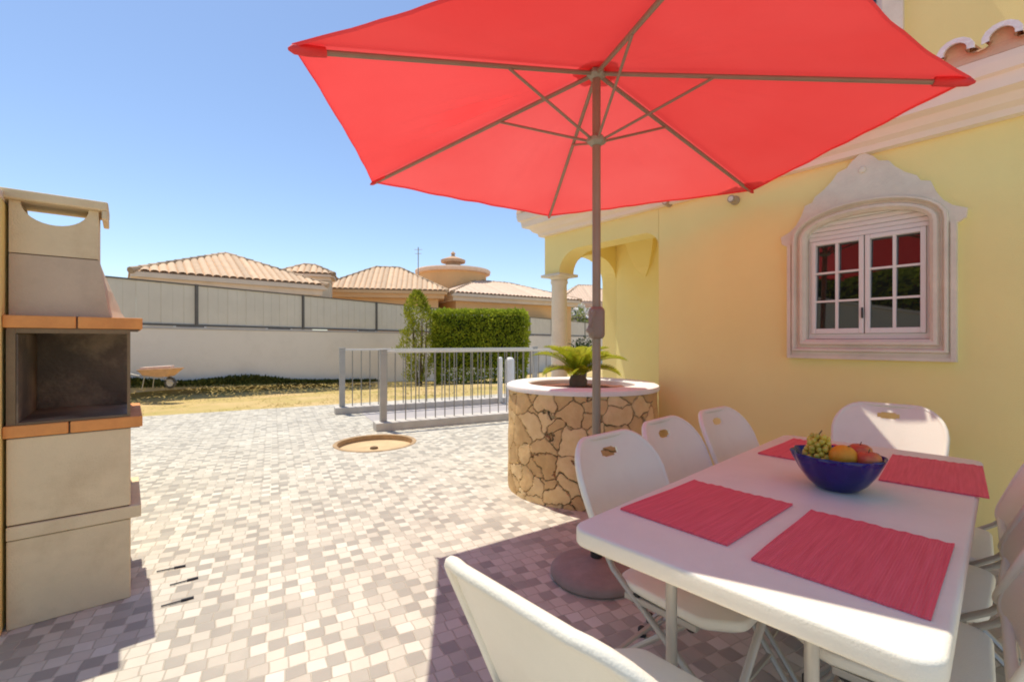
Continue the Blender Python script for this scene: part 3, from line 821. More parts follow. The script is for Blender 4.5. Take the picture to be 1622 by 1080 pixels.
def bollard(label, x, y, r, h):
    o = thing('white_bollard', label, 'bollard', (x, y, 0))
    MB().lathe([(r*1.05, 0), (r, .05), (r, h-r*.8), (r*.88, h-r*.35), (r*.5, h-r*.06), (0, h)], (0, 0, 0), 24).build('body', RIMW, o, 40)
    MB().lathe([(r*1.35, -.002), (r*1.35, .03), (r*1.06, .04)], (0, 0, 0), 24).build('base', KERBM, o, 30)
bollard('thicker white round topped bollard behind the railing by the planter', -0.04, 9.0, 0.085, 0.93)
bollard('thinner white bollard standing left of the thicker one', -0.24, 9.15, 0.05, 0.93)

# ================================================================== HOUSE
HM = V((1.34, 4.17)); HA = math.atan2(-0.7738, 0.6334)
house = thing('yellow_house', 'yellow rendered house with stone framed window and arched corner porch', 'house', (HM.x, HM.y, 0), HA)
def hloc(x, y): # local -> world 2D
    return V((HM.x + .6334*x + .7738*y, HM.y - .7738*x + .6334*y))
WT = 2.52
# main wall with opening
w = MB()
w.prism([(0, 0), (6.5, 0), (6.5, WT), (0, WT)], [[(1.175, 1.22), (1.875, 1.22), (1.875, 2.128), (1.175, 2.128)]],
        lambda x, z: V((x, 0, z)), lambda x, z: V((x, 0.26, z)))
w.box(0.0, 0.26, 0.262, 1.6, 0, WT)
w.build('wall', WALLY, house)
MB().box(1.0, 2.1, 0.40, 0.42, 1.1, 2.4).build('dark_room_sheet', mat('room_dark', (0.05, 0.045, 0.04), 0.9), house)  # dark sheet standing in for the unlit room behind the window
# upper storey
w = MB(); w.prism([(0.1, 2.3), (6.5, 2.3), (6.5, 6.0), (0.1, 6.0)], [[(0.62, 3.3), (1.52, 3.3), (1.52, 4.7), (0.62, 4.7)]],
        lambda x, z: V((x, 0.62, z)), lambda x, z: V((x, 0.88, z)))
w.build('upper_wall', WALLY, house)
uw = MB(); uw.prism([(0.52, 3.2), (1.62, 3.2), (1.62, 4.8), (0.52, 4.8)], [[(0.64, 3.32), (1.50, 3.32), (1.50, 4.68), (0.64, 4.68)]],
        lambda x, z: V((x, 0.57, z)), lambda x, z: V((x, 0.64, z)))
uw = uw.build('window_surround', STONE, house)
MB().box(0.6, 1.54, 0.70, 0.74, 3.28, 4.72).build('window_frame', WHITEF, uw)
MB().box(0.7, 1.03, 0.693, 0.697, 3.42, 4.6).box(1.11, 1.44, 0.693, 0.697, 3.42, 4.6).build('pane', PANE, uw)

# porch front beam (x from -1.51 to 0), flat arch
KX = -1.51
def arc(cx, cz, rx, rz, a0, a1, n=10):
    return [(cx + rx*math.cos(a0+(a1-a0)*k/n), cz + rz*math.sin(a0+(a1-a0)*k/n)) for k in range(n+1)]
pts = [(KX, WT), (KX, 2.02), (KX+.235, 2.02)]
pts += arc(KX+.235+.30, 2.02, .30, .24, PI, PI/2, 10)[1:]
pts += arc(-.16, 2.11, .16, .15, PI/2, 0, 8)[:-1]
pts += [(-.003, 2.11), (-.003, WT)]
b = MB(); b.prism(pts, [], lambda x, z: V((x, 0.0, z)), lambda x, z: V((x, 0.235, z)))
# wall pier end under the corner
b.build('porch_beam', WALLY, house)
# side arch from K back to L
SD = 1.02
pts = [(.238, WT), (.238, 2.02)]
pts += arc(.238+.40, 2.02, .40, .28, PI, 0, 18)
pts += [(SD+.02, 2.02), (SD+.02, 0), (SD+.25, 0), (SD+.25, WT)]
b = MB(); b.prism(pts, [], lambda y, z: V((KX, y, z)), lambda y, z: V((KX+.22, y, z)))
b.build('side_arch', WALLY, house)
# porch back wall: splay invented so the grazing sun brightens it
bw2 = MB()
L0 = (KX+.222, SD+.02); R0 = (0.30, .62)
dx, dy = R0[0]-L0[0], R0[1]-L0[1]; ln = math.hypot(dx, dy); ux, uy = dx/ln, dy/ln
bw2.prism([(0, 0), (ln, 0), (ln, WT), (0, WT)], [], lambda s, z: V((L0[0]+ux*s, L0[1]+uy*s, z)), lambda s, z: V((L0[0]+ux*s-uy*.2, L0[1]+uy*s+ux*.2, z)))
bw2.build('back_wall', WALLY, house)
MB().box(KX+.01, 0.28, 0.24, 1.35, WT-.0505, WT-.005).build('porch_ceiling', WALLY, house)
# hanging corbel inside
cb = MB(); cx, cy = L0[0]+ux*.55, L0[1]+uy*.55
ring = []
for (z, h) in ((WT-.06, .20), (2.28, .16), (2.10, .09), (2.0, .015)):
    ring.append((z, h))
Mc = Matrix.Translation((cx, cy-.055, 0))
prev = None
for z, h in ring:
    cur = [cb.bm.verts.new(V((cx+sx*h, cy-.01+sy*(.13*h/.2), z))) for sx, sy in ((-1, -1), (1, -1), (1, 1), (-1, 1))]
    if prev:
        for k in range(4): cb.bm.faces.new([prev[k], prev[(k+1) % 4], cur[(k+1) % 4], cur[k]])
    else: cb.bm.faces.new(cur)
    prev = cur
cb.bm.faces.new(prev); cb.build('corbel', WALLY, house)
# column
c = MB(); ccx, ccy = KX+.12, .118
c.lathe([(.15, 0), (.15, .08), (.125, .10), (.125, .14), (.10, .17), (.096, .4), (.088, 1.90), (.10, 1.92), (.10, 1.945), (.09, 1.95), (.115, 1.985)], (ccx, ccy, 0), 32)
co = c.build('column', STONE, house, 35)
MB().box(ccx-.155, ccx+.155, ccy-.155, ccy+.155, 1.986, 2.018, bevel=.006).build('capital', STONE, co)

# cornice: swept profile along front and round the porch corner
prof = [(0.002, 2.46), (0.05, 2.465), (0.06, 2.50), (0.10, 2.52), (0.13, 2.56), (0.19, 2.575), (0.20, 2.64), (0.225, 2.65), (0.235, 2.70), (0.235, 2.735), (-0.3, 2.735), (-0.3, 2.53), (0.002, 2.53)]
cn = MB()
rows = []
for (p, z) in prof:
    rows.append([V((6.5, -p, z)), V((KX-p, -p, z)), V((KX-p, 1.4, z))])
vr = [[cn.bm.verts.new(q) for q in r] for r in rows]
npf = len(prof)
for i in range(npf):
    j = (i+1) % npf
    for k in range(2):
        cn.bm.faces.new([vr[i][k], vr[i][k+1], vr[j][k+1], vr[j][k]])
cn.build('cornice', CREAM, house)
# eave roof: barrel tiles
tl = MB(); mt = MB(); pg = tl
pitch = 0.172
n = int((6.5-KX)/pitch)
for i in range(n):
    x = KX - .2 + (i+.5)*pitch
    y0, z0, y1, z1 = -.275, 2.805, .62, 3.10
    N = 8
    for (rr, dz, mb_, ys, ye) in ((.066, 0, tl, 0.0, 1.0),):
        rings = []
        for t in (ys, ye):
            rings.append([mb_.bm.verts.new((x - math.cos(PI*k/N)*rr, y0+(y1-y0)*t, z0+(z1-z0)*t + math.sin(PI*k/N)*rr*.9)) for k in range(N+1)])
        ringi = []
        for t in (ys, ye):
            ringi.append([mb_.bm.verts.new((x - math.cos(PI*k/N)*(rr-.014), y0+(y1-y0)*t, z0+(z1-z0)*t + math.sin(PI*k/N)*(rr-.014)*.9)) for k in range(N+1)])
        for k in range(N):
            mb_.bm.faces.new([rings[0][k], rings[0][k+1], rings[1][k+1], rings[1][k]])
            mb_.bm.faces.new([ringi[0][k+1], ringi[0][k], ringi[1][k], ringi[1][k+1]])
            mb_.bm.faces.new([rings[0][k+1], rings[0][k], ringi[0][k], ringi[0][k+1]])
    # thick white-mortared lip on the tile end
    lp = []
    for t, rr, ri in ((-.02, .074, .046), (.035, .074, .046)):
        yy = y0+(y1-y0)*t; zz = z0+(z1-z0)*t
        lp.append([[mt.bm.verts.new((x - math.cos(PI*(k/N*1.12-.06))*q, yy, zz + math.sin(PI*(k/N*1.12-.06))*q*.95)) for k in range(N+1)] for q in (rr, ri)])
    for k in range(N):
        mt.bm.faces.new([lp[0][0][k], lp[0][0][k+1], lp[1][0][k+1], lp[1][0][k]])
        mt.bm.faces.new([lp[0][1][k+1], lp[0][1][k], lp[1][1][k], lp[1][1][k+1]])
        mt.bm.faces.new([lp[0][0][k+1], lp[0][0][k], lp[0][1][k], lp[0][1][k+1]])
    pv = [pg.bm.verts.new((x - math.cos(PI*k/N)*.050, y0+.05, z0+.016 + math.sin(PI*k/N)*.045)) for k in range(N+1)] + [pg.bm.verts.new((x+.05, y0+.05, z0-.05)), pg.bm.verts.new((x-.05, y0+.05, z0-.05))]
    pg.bm.faces.new(pv).material_index = 1
    # channel tile between
    xc = x + pitch/2
    ch = [[tl.bm.verts.new((xc - math.cos(PI*k/6)*.05, y0+.015+(y1-y0)*t, z0+(z1-z0)*t - math.sin(PI*k/6)*.035)) for k in range(7)] for t in (0, 1)]
    for k in range(6): tl.bm.faces.new([ch[0][k], ch[0][k+1], ch[1][k+1], ch[1][k]])
rf = tl.build('roof', TERRA, house, 40)
PEACH = mat('peach_mortar', (0.74, 0.50, 0.33), 0.9, 0.1, 8, .3, 60)
rf.data.materials.append(PEACH)
mt.build('mortar_end', MORTAR, rf, 40)
MB().prism([(-.236, 2.737), (-.225, 2.795), (.615, 3.07), (.615, 2.737)], [], lambda y, z: V((KX-.24, y, z)), lambda y, z: V((6.45, y, z))).build('eave_bed', mat('peach_mortar', (0.74, 0.50, 0.33), 0.9, 0.1, 8, .3, 60), rf)

# ---- stone framed window
WX = 1.525
def inner_loop(off):
    hw = .325+off; zb = 1.262-off; zs = 1.965; ap = 2.085+off
    out = [(WX-hw, zb), (WX+hw, zb), (WX+hw, zs)]
    out += [(WX+hw*math.cos(PI*k/16), zs+(ap-zs)*math.sin(PI*k/16)**.9) for k in range(1, 16)]
    out += [(WX-hw, zs)]
    return out
win = thing('window', None, None); win.parent = house
m = MB()
seq = [(0.0, .08), (0.0, -.030), (.018, -.052), (.034, -.052), (.046, -.026), (.056, -.026), (.068, -.062), (.080, -.062), (.086, -.040)]
prev = None
for off, y in seq:
    cur = [m.bm.verts.new((x, y, z)) for x, z in inner_loop(off)]
    if prev:
        for k in range(len(cur)): m.bm.faces.new([prev[k], prev[(k+1) % len(cur)], cur[(k+1) % len(cur)], cur[k]])
    prev = cur
half = [(.443, 1.128), (.443, 1.93), (.480, 1.955), (.486, 2.005), (.425, 2.035), (.385, 2.075), (.352, 2.135), (.330, 2.20), (.285, 2.215), (.268, 2.25), (.215, 2.285), (.165, 2.335), (.135, 2.38), (.085, 2.395), (.055, 2.435)]
outl = [(WX-.443, 1.128)] + [(WX+a_, z) for a_, z in half] + [(WX, 2.475)] + [(WX-a_, z) for a_, z in reversed(half[1:])]
m.prism(outl, [inner_loop(.0865)], lambda x, z: V((x, -.040, z)), lambda x, z: V((x, .0035, z)))
# outer raised fillet along sides and bottom
m.box(WX-.441, WX-.418, -.052, -.0405, 1.13, 1.94); m.box(WX+.418, WX+.441, -.052, -.0405, 1.13, 1.94); m.box(WX-.4175, WX+.4175, -.052, -.0405, 1.13, 1.150)
# small carved boss
m.sphere((WX, -.045, 2.36), .022, 12, 8, (1, .5, 1))
m.build('surround', STONE, win, 30)
# white frame: box head (shutter box) and sashes
MB().box(WX-.323, WX+.323, .020, .075, 1.265, 1.2985).box(WX-.323, WX-.3055, .020, .075, 1.299, 2.0).box(WX+.3055, WX+.323, .020, .075, 1.299, 2.0).build('frame', WHITEF, win)
sh = MB()
z = 1.946
for k in range(5):
    hw = .323 if z < 2.0 else .323
    sh.box(WX-.323, WX+.323, .012+.004*(k % 2), .030, z, z+.030, bevel=.006); z += .0315
sh.build('roller_shutter', WHITEF, win)
for sx in (-1, 1):
    x0, x1 = (WX-.304, WX-.003) if sx < 0 else (WX+.003, WX+.304)
    s = MB()
    zb, zt, st = 1.300, 1.943, .027
    s.box(x0, x0+st, .003, .055, zb, zt, bevel=.004); s.box(x1-st, x1, .003, .055, zb, zt, bevel=.004)
    s.box(x0+st, x1-st, .004, .054, zb, zb+st+.008, bevel=.003); s.box(x0+st, x1-st, .004, .054, zt-st, zt, bevel=.003)
    xm = (x0+x1)/2
    s.box(xm-.0085, xm+.0085, .008, .040, zb+st, zt-st)
    gh = (zt-zb-2*st)
    for q in (1, 2):
        zz = zb+st+gh*q/3
        s.box(x0+st, x1-st, .0085, .0395, zz-.0065, zz+.0065)
    so = s.build('sash', WHITEF, win)
    MB().quad((x0+st-.002, .018, zb+st), (x1-st+.002, .018, zb+st), (x1-st+.002, .046, zt-st), (x0+st-.002, .046, zt-st)).build('pane', PANE, so)
MB().box(WX-.014, WX-.004, -.012, .0025, 1.40, 1.47, bevel=.003).build('handle', BLACK, win)

# two little round fittings under the cornice
for i, (u, v, lb) in enumerate(((1061, 322, 'small round wall fitting nearer the porch, under the cornice'), (1165, 318, 'small round wall fitting above and left of the window'))):
    t = ((u-811)/F*HM.y - HM.x)/(.6334 + .7738*(u-811)/F)
    p = hloc(t, -.001); z = EYE + (540-v)*p.y/F
    o = thing('wall_fitting', lb, 'wall fitting', (p.x, p.y, z), HA)
    Mr = Matrix.Rotation(PI/2, 4, 'X')
    q = MB(); q.lathe([(.036, 0), (.036, .014), (.026, .02), (.024, .05), (.03, .055), (.03, .075), (.0, .078)], (0, 0, 0), 20)
    for vv in q.bm.verts: vv.co = Mr @ vv.co
    q.build('body', FIXT, o, 30)
    q = MB(); q.lathe([(.0, .079), (.02, .081), (.0, .084)], (0, 0, 0), 14)
    for vv in q.bm.verts: vv.co = Mr @ vv.co
    q.build('lens', mat('lens_glass', (.7, .66, .5), .2), o, 30)

# ================================================================== PLANTER + CYCAD
PC = (0.605, 3.985); PR = 0.645
pl = thing('stone_planter', 'round planter clad in ochre crazy stone with white rim', 'planter', (PC[0], PC[1], 0))
m = MB(); seg = 420; zs = [-.01] + [.84*k/100 for k in range(0, 101)]
rings = []
for z in zs:
    ring = []
    for k in range(seg):
        a = 2*PI*k/seg
        r = PR - .012 + .012*noise.noise(V((math.cos(a)*4, math.sin(a)*4, z*6)))
        ring.append(m.bm.verts.new((r*math.cos(a), r*math.sin(a), z)))
    rings.append(ring)
for i in range(len(rings)-1):
    for k in range(seg): m.bm.faces.new([rings[i][k], rings[i][(k+1) % seg], rings[i+1][(k+1) % seg], rings[i+1][k]])
m.build('stone_wall', CRAZY, pl, 60)
MB().lathe([(PR-.19, .70), (PR-.19, .875), (PR-.175, .888), (PR-.02, .888), (PR+.002, .878), (PR+.008, .86), (PR+.004, .842), (PR-.03, .838), (PR-.03, .70)], (0, 0, 0), 96, closed=True).build('rim', RIMW, pl, 40)
m = MB(); N = 24
gr = {}
for i in range(N+1):
    for j in range(N+1):
        x = (i/N*2-1)*(PR-.185); y = (j/N*2-1)*(PR-.185)
        r = math.hypot(x, y); mxr = PR-.182
        if r > mxr: x *= mxr/r; y *= mxr/r
        gr[i, j] = m.bm.verts.new((x, y, .835 + .03*(1-min(1, r/mxr)) + .018*noise.noise(V((x*12, y*12, 0)))))
for i in range(N):
    for j in range(N):
        try: m.bm.faces.new([gr[i, j], gr[i+1, j], gr[i+1, j+1], gr[i, j+1]])
        except ValueError: pass
m.build('soil', SOILM, pl, 60)

cy = thing('cycad_plant', 'short cycad with arching yellow green fronds in the stone planter', 'plant', (PC[0]-.03, PC[1]-.02, .86))
MB().lathe([(.055, -.05), (.075, 0), (.08, .05), (.06, .09), (.02, .11), (0, .115)], (0, 0, 0), 16, rfun=lambda r, z, a: r*(1+.12*math.sin(a*7+z*60))).build('trunk', BARK, cy, 40)
rnd = random.Random(4)
fr = [(a_, e_, l_) for a_, e_, l_ in ((175, .75, .44), (205, .35, .34), (150, 1.0, .42), (120, 1.15, .36), (90, 1.2, .35), (60, 1.15, .36), (30, .85, .40), (5, .62, .46), (335, .35, .36), (290, .45, .30), (250, .4, .30), (270, .9, .34), (225, .9, .38), (315, .85, .38), (190, 1.2, .34), (350, 1.15, .36), (100, .8, .42), (75, .7, .42))]
for a_, el, ln in fr:
    a = math.radians(a_); m = MB(); d = V((math.cos(a), math.sin(a), 0)); sd = V((-math.sin(a), math.cos(a), 0))
    pts = []; p = V((0, 0, .09)) + d*.03; e = min(1.45, el + .32); ns = 16
    for k in range(ns+1):
        pts.append(p.copy()); p = p + (d*math.cos(e) + V((0, 0, 1))*math.sin(e))*ln/ns; e -= .085
    m.tube(pts, [.007*(1-.8*k/ns) for k in range(ns+1)], 5)
    for k in range(2, ns+1):
        t = k/ns; w = .115*math.sin(PI*min(1, t*.82+.16))**.8
        ax = (pts[k]-pts[k-1]).normalized(); nn = sd.cross(ax)
        for s in (-1, 1):
            for half_ in (0, .5):
                q = pts[k] - ax*ln/ns*half_
                dr = (sd*s*.85 + ax*.55 + nn*.35*(-1 if nn.z < 0 else 1)).normalized()
                tip = q + dr*w; wd = ax*.008
                m.bm.faces.new([m.bm.verts.new(x) for x in (q - wd, q + dr*w*.5 - wd*1.2, tip, q + dr*w*.5 + wd*1.2)])
    m.build('frond', PALML, cy, merge=None)

# ================================================================== PARASOL
PB = V((0.457, 2.47))
ps = thing('red_parasol', 'large red hexagonal parasol open over the dining table', 'parasol', (PB.x, PB.y, 0))
HUBZ, RUNZ, TZ = 2.70, 2.335, 2.35
def tipat(u, v, z=TZ):
    d = (z-EYE)*F/(540-v); return V(((u-811)/F*d - PB.x, d - PB.y, z))
tips = [tipat(1530, 130), tipat(1190, 303), tipat(870, 343), tipat(592, 290), tipat(470, 79), V((.61-PB.x, 1.06-PB.y, TZ))]
hub = V((0, 0, HUBZ))
m = MB(); NR_, NC = 30, 26
for i in range(6):
    A, B = tips[i], tips[(i+1) % 6]
    g2 = []
    for r in range(NR_+1):
        t = r/NR_; row = []
        pa = hub.lerp(A, t*1.012); pb = hub.lerp(B, t*1.012)
        for c_ in range(NC+1):
            f = c_/NC; p = pa.lerp(pb, f)
            bow = 4*f*(1-f)
            sag = (.006, .004, .006, .012, .055, .055)[i]
            p = hub.lerp(p, 1 - sag*bow*t) if t > 0 else p.copy()
            p.z += .022 - .010*bow*t*(1-.3*t) + .010*t*min(1, bow*1.6)*noise.noise(V((f*9, t*2.2, i*3.7))) + .022*max(0, 1-abs(t-.55)/.3)*max(0, 1-abs(f-.35)/.3)*math.sin(f*55+i)*(1 if i == 3 else .25)
            row.append(p)
        g2.append(row)
    vv = [[m.bm.verts.new(p) for p in row] for row in g2]
    for r in range(NR_):
        for c_ in range(NC):
            try: m.bm.faces.new([vv[r][c_], vv[r][c_+1], vv[r+1][c_+1], vv[r+1][c_]]).material_index = (1, 2, 2, 0, 3, 1)[i]
            except ValueError: pass
    # hem at the edge
    for c_ in range(NC):
        p, q = g2[-1][c_], g2[-1][c_+1]
        dn = V((0, 0, -.013))
        inn = (hub - (p+q)/2); inn.z = 0; inn.normalize(); inn *= .004
        m.bm.faces.new([m.bm.verts.new(x) for x in (p, q, q+dn+inn, p+dn+inn)])
bmesh.ops.remove_doubles(m.bm, verts=m.bm.verts, dist=1e-4)
cano = m.build('canopy', CANOPY, ps, 35, merge=None)
for k_, t_ in ((.95, .22), (1.35, .28), (.85, .20)): cano.data.materials.append(canopy_mat(k_, t_))
# vent cap on top of the canopy
m = MB()
N = 48; ring0 = []; ring1 = []; 
for k in range(N):
    a = 2*PI*k/N
    r = .125 + .010*math.cos(6*a)
    ring0.append(m.bm.verts.new((r*math.cos(a), r*math.sin(a), 2.715 + .006*math.sin(12*a))))
    ring1.append(m.bm.verts.new((.03*math.cos(a), .03*math.sin(a), 2.79)))
for k in range(N): m.bm.faces.new([ring0[k], ring0[(k+1) % N], ring1[(k+1) % N], ring1[k]])
m.bm.faces.new(ring1); m.build('vent_cap', CANOPY, cano, 50)
MB().lathe([(.0, 2.80), (.03, 2.80), (.03, 2.84), (.016, 2.86), (.022, 2.885), (.014, 2.91), (0, 2.92)], (0, 0, 0), 20).build('finial', POLEM, ps, 30)
for i, tp in enumerate(tips):
    d = (tp-hub); st = hub + d.normalized()*.03; en = hub + d*.985
    m = MB(); m.tube([st - V((0, 0, .004)), en - V((0, 0, .004))], .0115, 8, flat=1.0)
    rb = m.build('rib', POLEM, ps, 40)
    j = hub.lerp(tp, .37) - V((0, 0, .012))
    m = MB(); m.tube([V((0, 0, RUNZ)) + V((d.x, d.y, 0)).normalized()*.035, j], .0075, 8); m.build('strut', POLEM, rb, 40)
    m = MB(); e0 = hub + d*.93; e1 = hub + d*1.0
    m.tube([e0 - V((0, 0, .002)), hub + d*.975 - V((0, 0, .001)), hub + d*1.008, hub + d*1.02], [(.012, .014, .012, .004), (.019, .021, .017, .005)][i in (0, 4)], 10); m.build('tip_pocket', POCKET, cano, 50)
MB().tube([(0, 0, .10), (0, 0, 2.68)], .0225, 20).build('pole', POLEM, ps, 40)
for nm, z in (('hub', HUBZ-.035), ('runner', RUNZ-.03)):
    m = MB(); m.lathe([(.024, 0), (.036, .006), (.048, .018), (.048, .036), (.034, .05), (.024, .055)], (0, 0, z), 18, rfun=lambda r, z_, a: r*(1+.12*math.cos(6*a)))
    m.build(nm, mat('hub_grey', (0.33, 0.33, 0.26), .5), ps, 30)
cz = 1.36
m = MB(); slab(m, rounded([(-.042, -.042), (.042, -.042), (.042, .038), (-.042, .038)], .028), cz-.10, cz+.075, .026); cb = m.build('crank_box', CRANKM, ps, 40)
m = MB(); m.tube([(-.03, -.05, cz+.045), (-.03, -.10, cz+.045)], .009, 10); m.tube([(-.03, -.10, cz+.045), (-.06, -.108, cz-.055)], .009, 8); m.tube([(-.06, -.10, cz-.055), (-.06, -.15, cz-.055)], .014, 10)
m.build('crank_handle', CRANKM, cb, 40)
pb = MB().lathe([(0, .0), (.232, .0), (.240, .012), (.238, .03), (.226, .045), (.19, .058), (.08, .078), (.045, .085), (0, .085)], (-.01, -.03, .001), 56).build('base', BASEM, ps, 35)
MB().lathe([(.032, .078), (.032, .26), (.028, .27), (.024, .27)], (0, 0, 0), 24).build('sleeve', BLACK, pb, 35)
m = MB(); m.tube([(-.03, -.02, .20), (-.07, -.045, .20)], .009, 8); m.tube([(-.07, -.045, .175), (-.07, -.045, .225)], .012, 8); m.build('knob', BLACK, pb, 40)

# ================================================================== TABLE
TA = math.radians(42.8)
TC = V((1.085, 1.605))
table = thing('folding_table', 'white plastic folding table set with red placemats', 'table', (TC.x, TC.y, 0), TA)
TL, TW, TH = 1.83, .76, .74
m = MB(); slab(m, rounded([(-TL/2, -TW/2), (TL/2, -TW/2), (TL/2, TW/2), (-TL/2, TW/2)], .055, 8), TH-.048, TH, .010, 4)
m.build('tabletop', WHITE_PL, table, 40)
m = MB(); slab(m, rounded([(-TL/2+.05, -TW/2+.12), (TL/2-.05, -TW/2+.12), (TL/2-.05, TW/2-.12), (-TL/2+.05, TW/2-.12)], .04, 5), TH-.075, TH-.049, .008)
m.build('underside_rib', WHITE_PL, table, 40)
for sx in (-1, 1):
    xl = sx*(TL/2-.16)
    for sy in (-1, 1):
        m = MB(); y0 = sy*.16
        m.tube([(xl, y0, TH-.075), (xl, y0, .30), (xl, sy*.19, .24), (xl, sy*.29, .03), (xl, sy*.295, .012)], .0145, 12)
        lg = m.build('leg', METAL, table, 40)
        MB().lathe([(.019, 0), (.019, .03), (.014, .035)], (xl, sy*.295, 0), 14).build('foot_cap', BLACK, lg, 30)
    MB().tube([(xl, -.16, TH-.085), (xl, .16, TH-.085)], .014, 10).build('crossbar', METAL, table, 40)
    MB().tube([(xl, -.16, .36), (xl, .16, .36)], .0125, 10).build('crossbar', METAL, table, 40)
    MB().tube([(xl, 0, .36), (xl-sx*.40, 0, TH-.08)], .0105, 10).build('brace', METAL, table, 40)
MB().tube([(-TL/2+.2, TW/2-.10, TH-.064), (TL/2-.2, TW/2-.10, TH-.064)], .013, 8).build('side_rail', METAL, table)
MB().tube([(-TL/2+.2, -TW/2+.10, TH-.064), (TL/2-.2, -TW/2+.10, TH-.064)], .013, 8).build('side_rail', METAL, table)

# placemats
def placemat(label, corners, seed):
    P = [G(u, v, TH+.003).to_2d() for u, v in corners]
    c = (P[0]+P[1]+P[2]+P[3])/4
    ax = ((P[1]-P[0]) + (P[2]-P[3])); L = ax.length/2; ay = ((P[3]-P[0]) + (P[2]-P[1])); W = ay.length/2
    ang = math.atan2(ax.y, ax.x)
    m = MB(); nx, ny = 28, 20; rnd = random.Random(seed)
    top = {}; bot = {}
    for i in range(nx+1):
        for j in range(ny+1):
            x = (i/nx-.5)*L; y = (j/ny-.5)*W
            jx = .0025*noise.noise(V((y*60, seed, 0))) if i in (0, nx) else 0
            z = .0055 + .0022*noise.noise(V((x*7, y*22, seed))) + .0012*math.cos(j*PI)
            top[i, j] = m.bm.verts.new((x+jx, y, z)); bot[i, j] = m.bm.verts.new((x+jx, y, .0008))
    for i in range(nx):
        for j in range(ny):
            m.bm.faces.new([top[i, j], top[i+1, j], top[i+1, j+1], top[i, j+1]])
            m.bm.faces.new([bot[i, j+1], bot[i+1, j+1], bot[i+1, j], bot[i, j]])
    for i in range(nx):
        m.bm.faces.new([top[i, 0], bot[i, 0], bot[i+1, 0], top[i+1, 0]]); m.bm.faces.new([top[i+1, ny], bot[i+1, ny], bot[i, ny], top[i, ny]])
    for j in range(ny):
        m.bm.faces.new([top[0, j+1], bot[0, j+1], bot[0, j], top[0, j]]); m.bm.faces.new([top[nx, j], bot[nx, j], bot[nx, j+1], top[nx, j+1]])
    o = m.build('placemat', BAMBOO, None, 30)
    o.location = (c.x, c.y, TH); o.rotation_euler = (0, 0, ang)
    return tag(o, label, 'placemat', 'red bamboo placemats on the table')
placemat('red slatted placemat on the planter side, before the nearest tucked-in chair', [(985, 805), (1103, 760), (1253, 800), (1150, 865)], 1)
placemat('biggest looking red placemat, at the near end beside the sunlit table edge', [(1190, 885), (1285, 808), (1512, 862), (1475, 982)], 2)
placemat('red placemat partly hidden behind the grapes in the blue bowl', [(1205, 716), (1262, 694), (1366, 712), (1322, 742)], 3)
placemat('red placemat on the far right corner, right of the fruit bowl', [(1400, 762), (1407, 718), (1566, 741), (1556, 786)], 4)

# fruit bowl
BC = (1.128, 1.585)
m = MB(); seg = 96
def sc(r, z, a):
    k = max(0, (z-.05)/.07)
    return r*(1 + .035*k*math.cos(12*a))
prof = [(0, .004), (.05, .004), (.058, 0), (.064, .003), (.088, .025), (.112, .06), (.128, .095), (.136, .118), (.1335, .121), (.130, .118), (.121, .095), (.105, .062), (.08, .032), (.05, .016), (0, .013)]
m.lathe(prof, (0, 0, 0), seg, rfun=sc)
bowl = m.build('fruit_bowl', COBALT, None, 60); bowl.location = (BC[0], BC[1], TH+.0005)
tag(bowl, 'scalloped cobalt blue glass bowl holding fruit on the table', 'bowl')
ez = V((0, 0, 1))
# camera-facing frame at the bowl
bx = V((BC[1], -BC[0], 0)).normalized(); by = V((BC[0], BC[1], 0)).normalized()
def bp_(r, f, z): return V((BC[0], BC[1], TH)) + bx*r + by*f + ez*z
gp = thing('grape_bunch', 'bunch of yellow green grapes heaped in the blue bowl', 'grapes', bp_(-.052, .0, .125))
m = MB(); rnd = random.Random(6)
pts = []
tries = 0
while len(pts) < 62 and tries < 6000:
    tries += 1
    t = rnd.uniform(0, 1); a = rnd.uniform(0, 2*PI)
    rr = .052*(1-.55*t)*rnd.uniform(.4, 1)
    p = bx*(rr*math.cos(a)) + by*(rr*math.sin(a)) + ez*(-.035 + .085*t)
    if all((p-q).length > .0150 for q in pts): pts.append(p)
for p in pts: m.sphere(p, .0098, 10, 7, (1, 1, 1.1))
m.build('grapes', GRAPE, gp, 60)
MB().tube([(0, 0, .03), (.004, .004, .055), (.014, .004, .068)], .0022, 6).build('stem', STEMM, gp)
og = thing('orange', 'single orange in the middle of the fruit bowl', 'orange', bp_(.018, -.03, .118))
MB().sphere((0, 0, 0), .041, 28, 18, (1, 1, .95)).build('peel', ORANGEF, og, 60)
MB().lathe([(0, .0), (.004, .0), (.003, .003), (0, .003)], (.01, -.012, .0362), 8).build('stem', STEMM, og)
def apple(label, p, r):
    o = thing('apple', label, 'apple', p); m = MB()
    prof = [(0.0, -.80), (.25, -.88), (.6, -.74), (.9, -.25), (1.0, .15), (.9, .58), (.6, .84), (.3, .86), (.12, .76), (0, .66)]
    m.lathe([(a*r, b*r) for a, b in prof], (0, 0, 0), 28); m.build('skin', APPLE, o, 70)
    MB().tube([(0, 0, r*.6), (r*.05, 0, r*.9), (r*.15, 0, r*1.12)], .0016, 6).build('stem', STEMM, o)
apple('red and yellow apple at the front right of the fruit bowl', bp_(.085, -.025, .108), .038)
apple('redder apple behind the front one, between it and the orange', bp_(.065, .045, .118), .038)

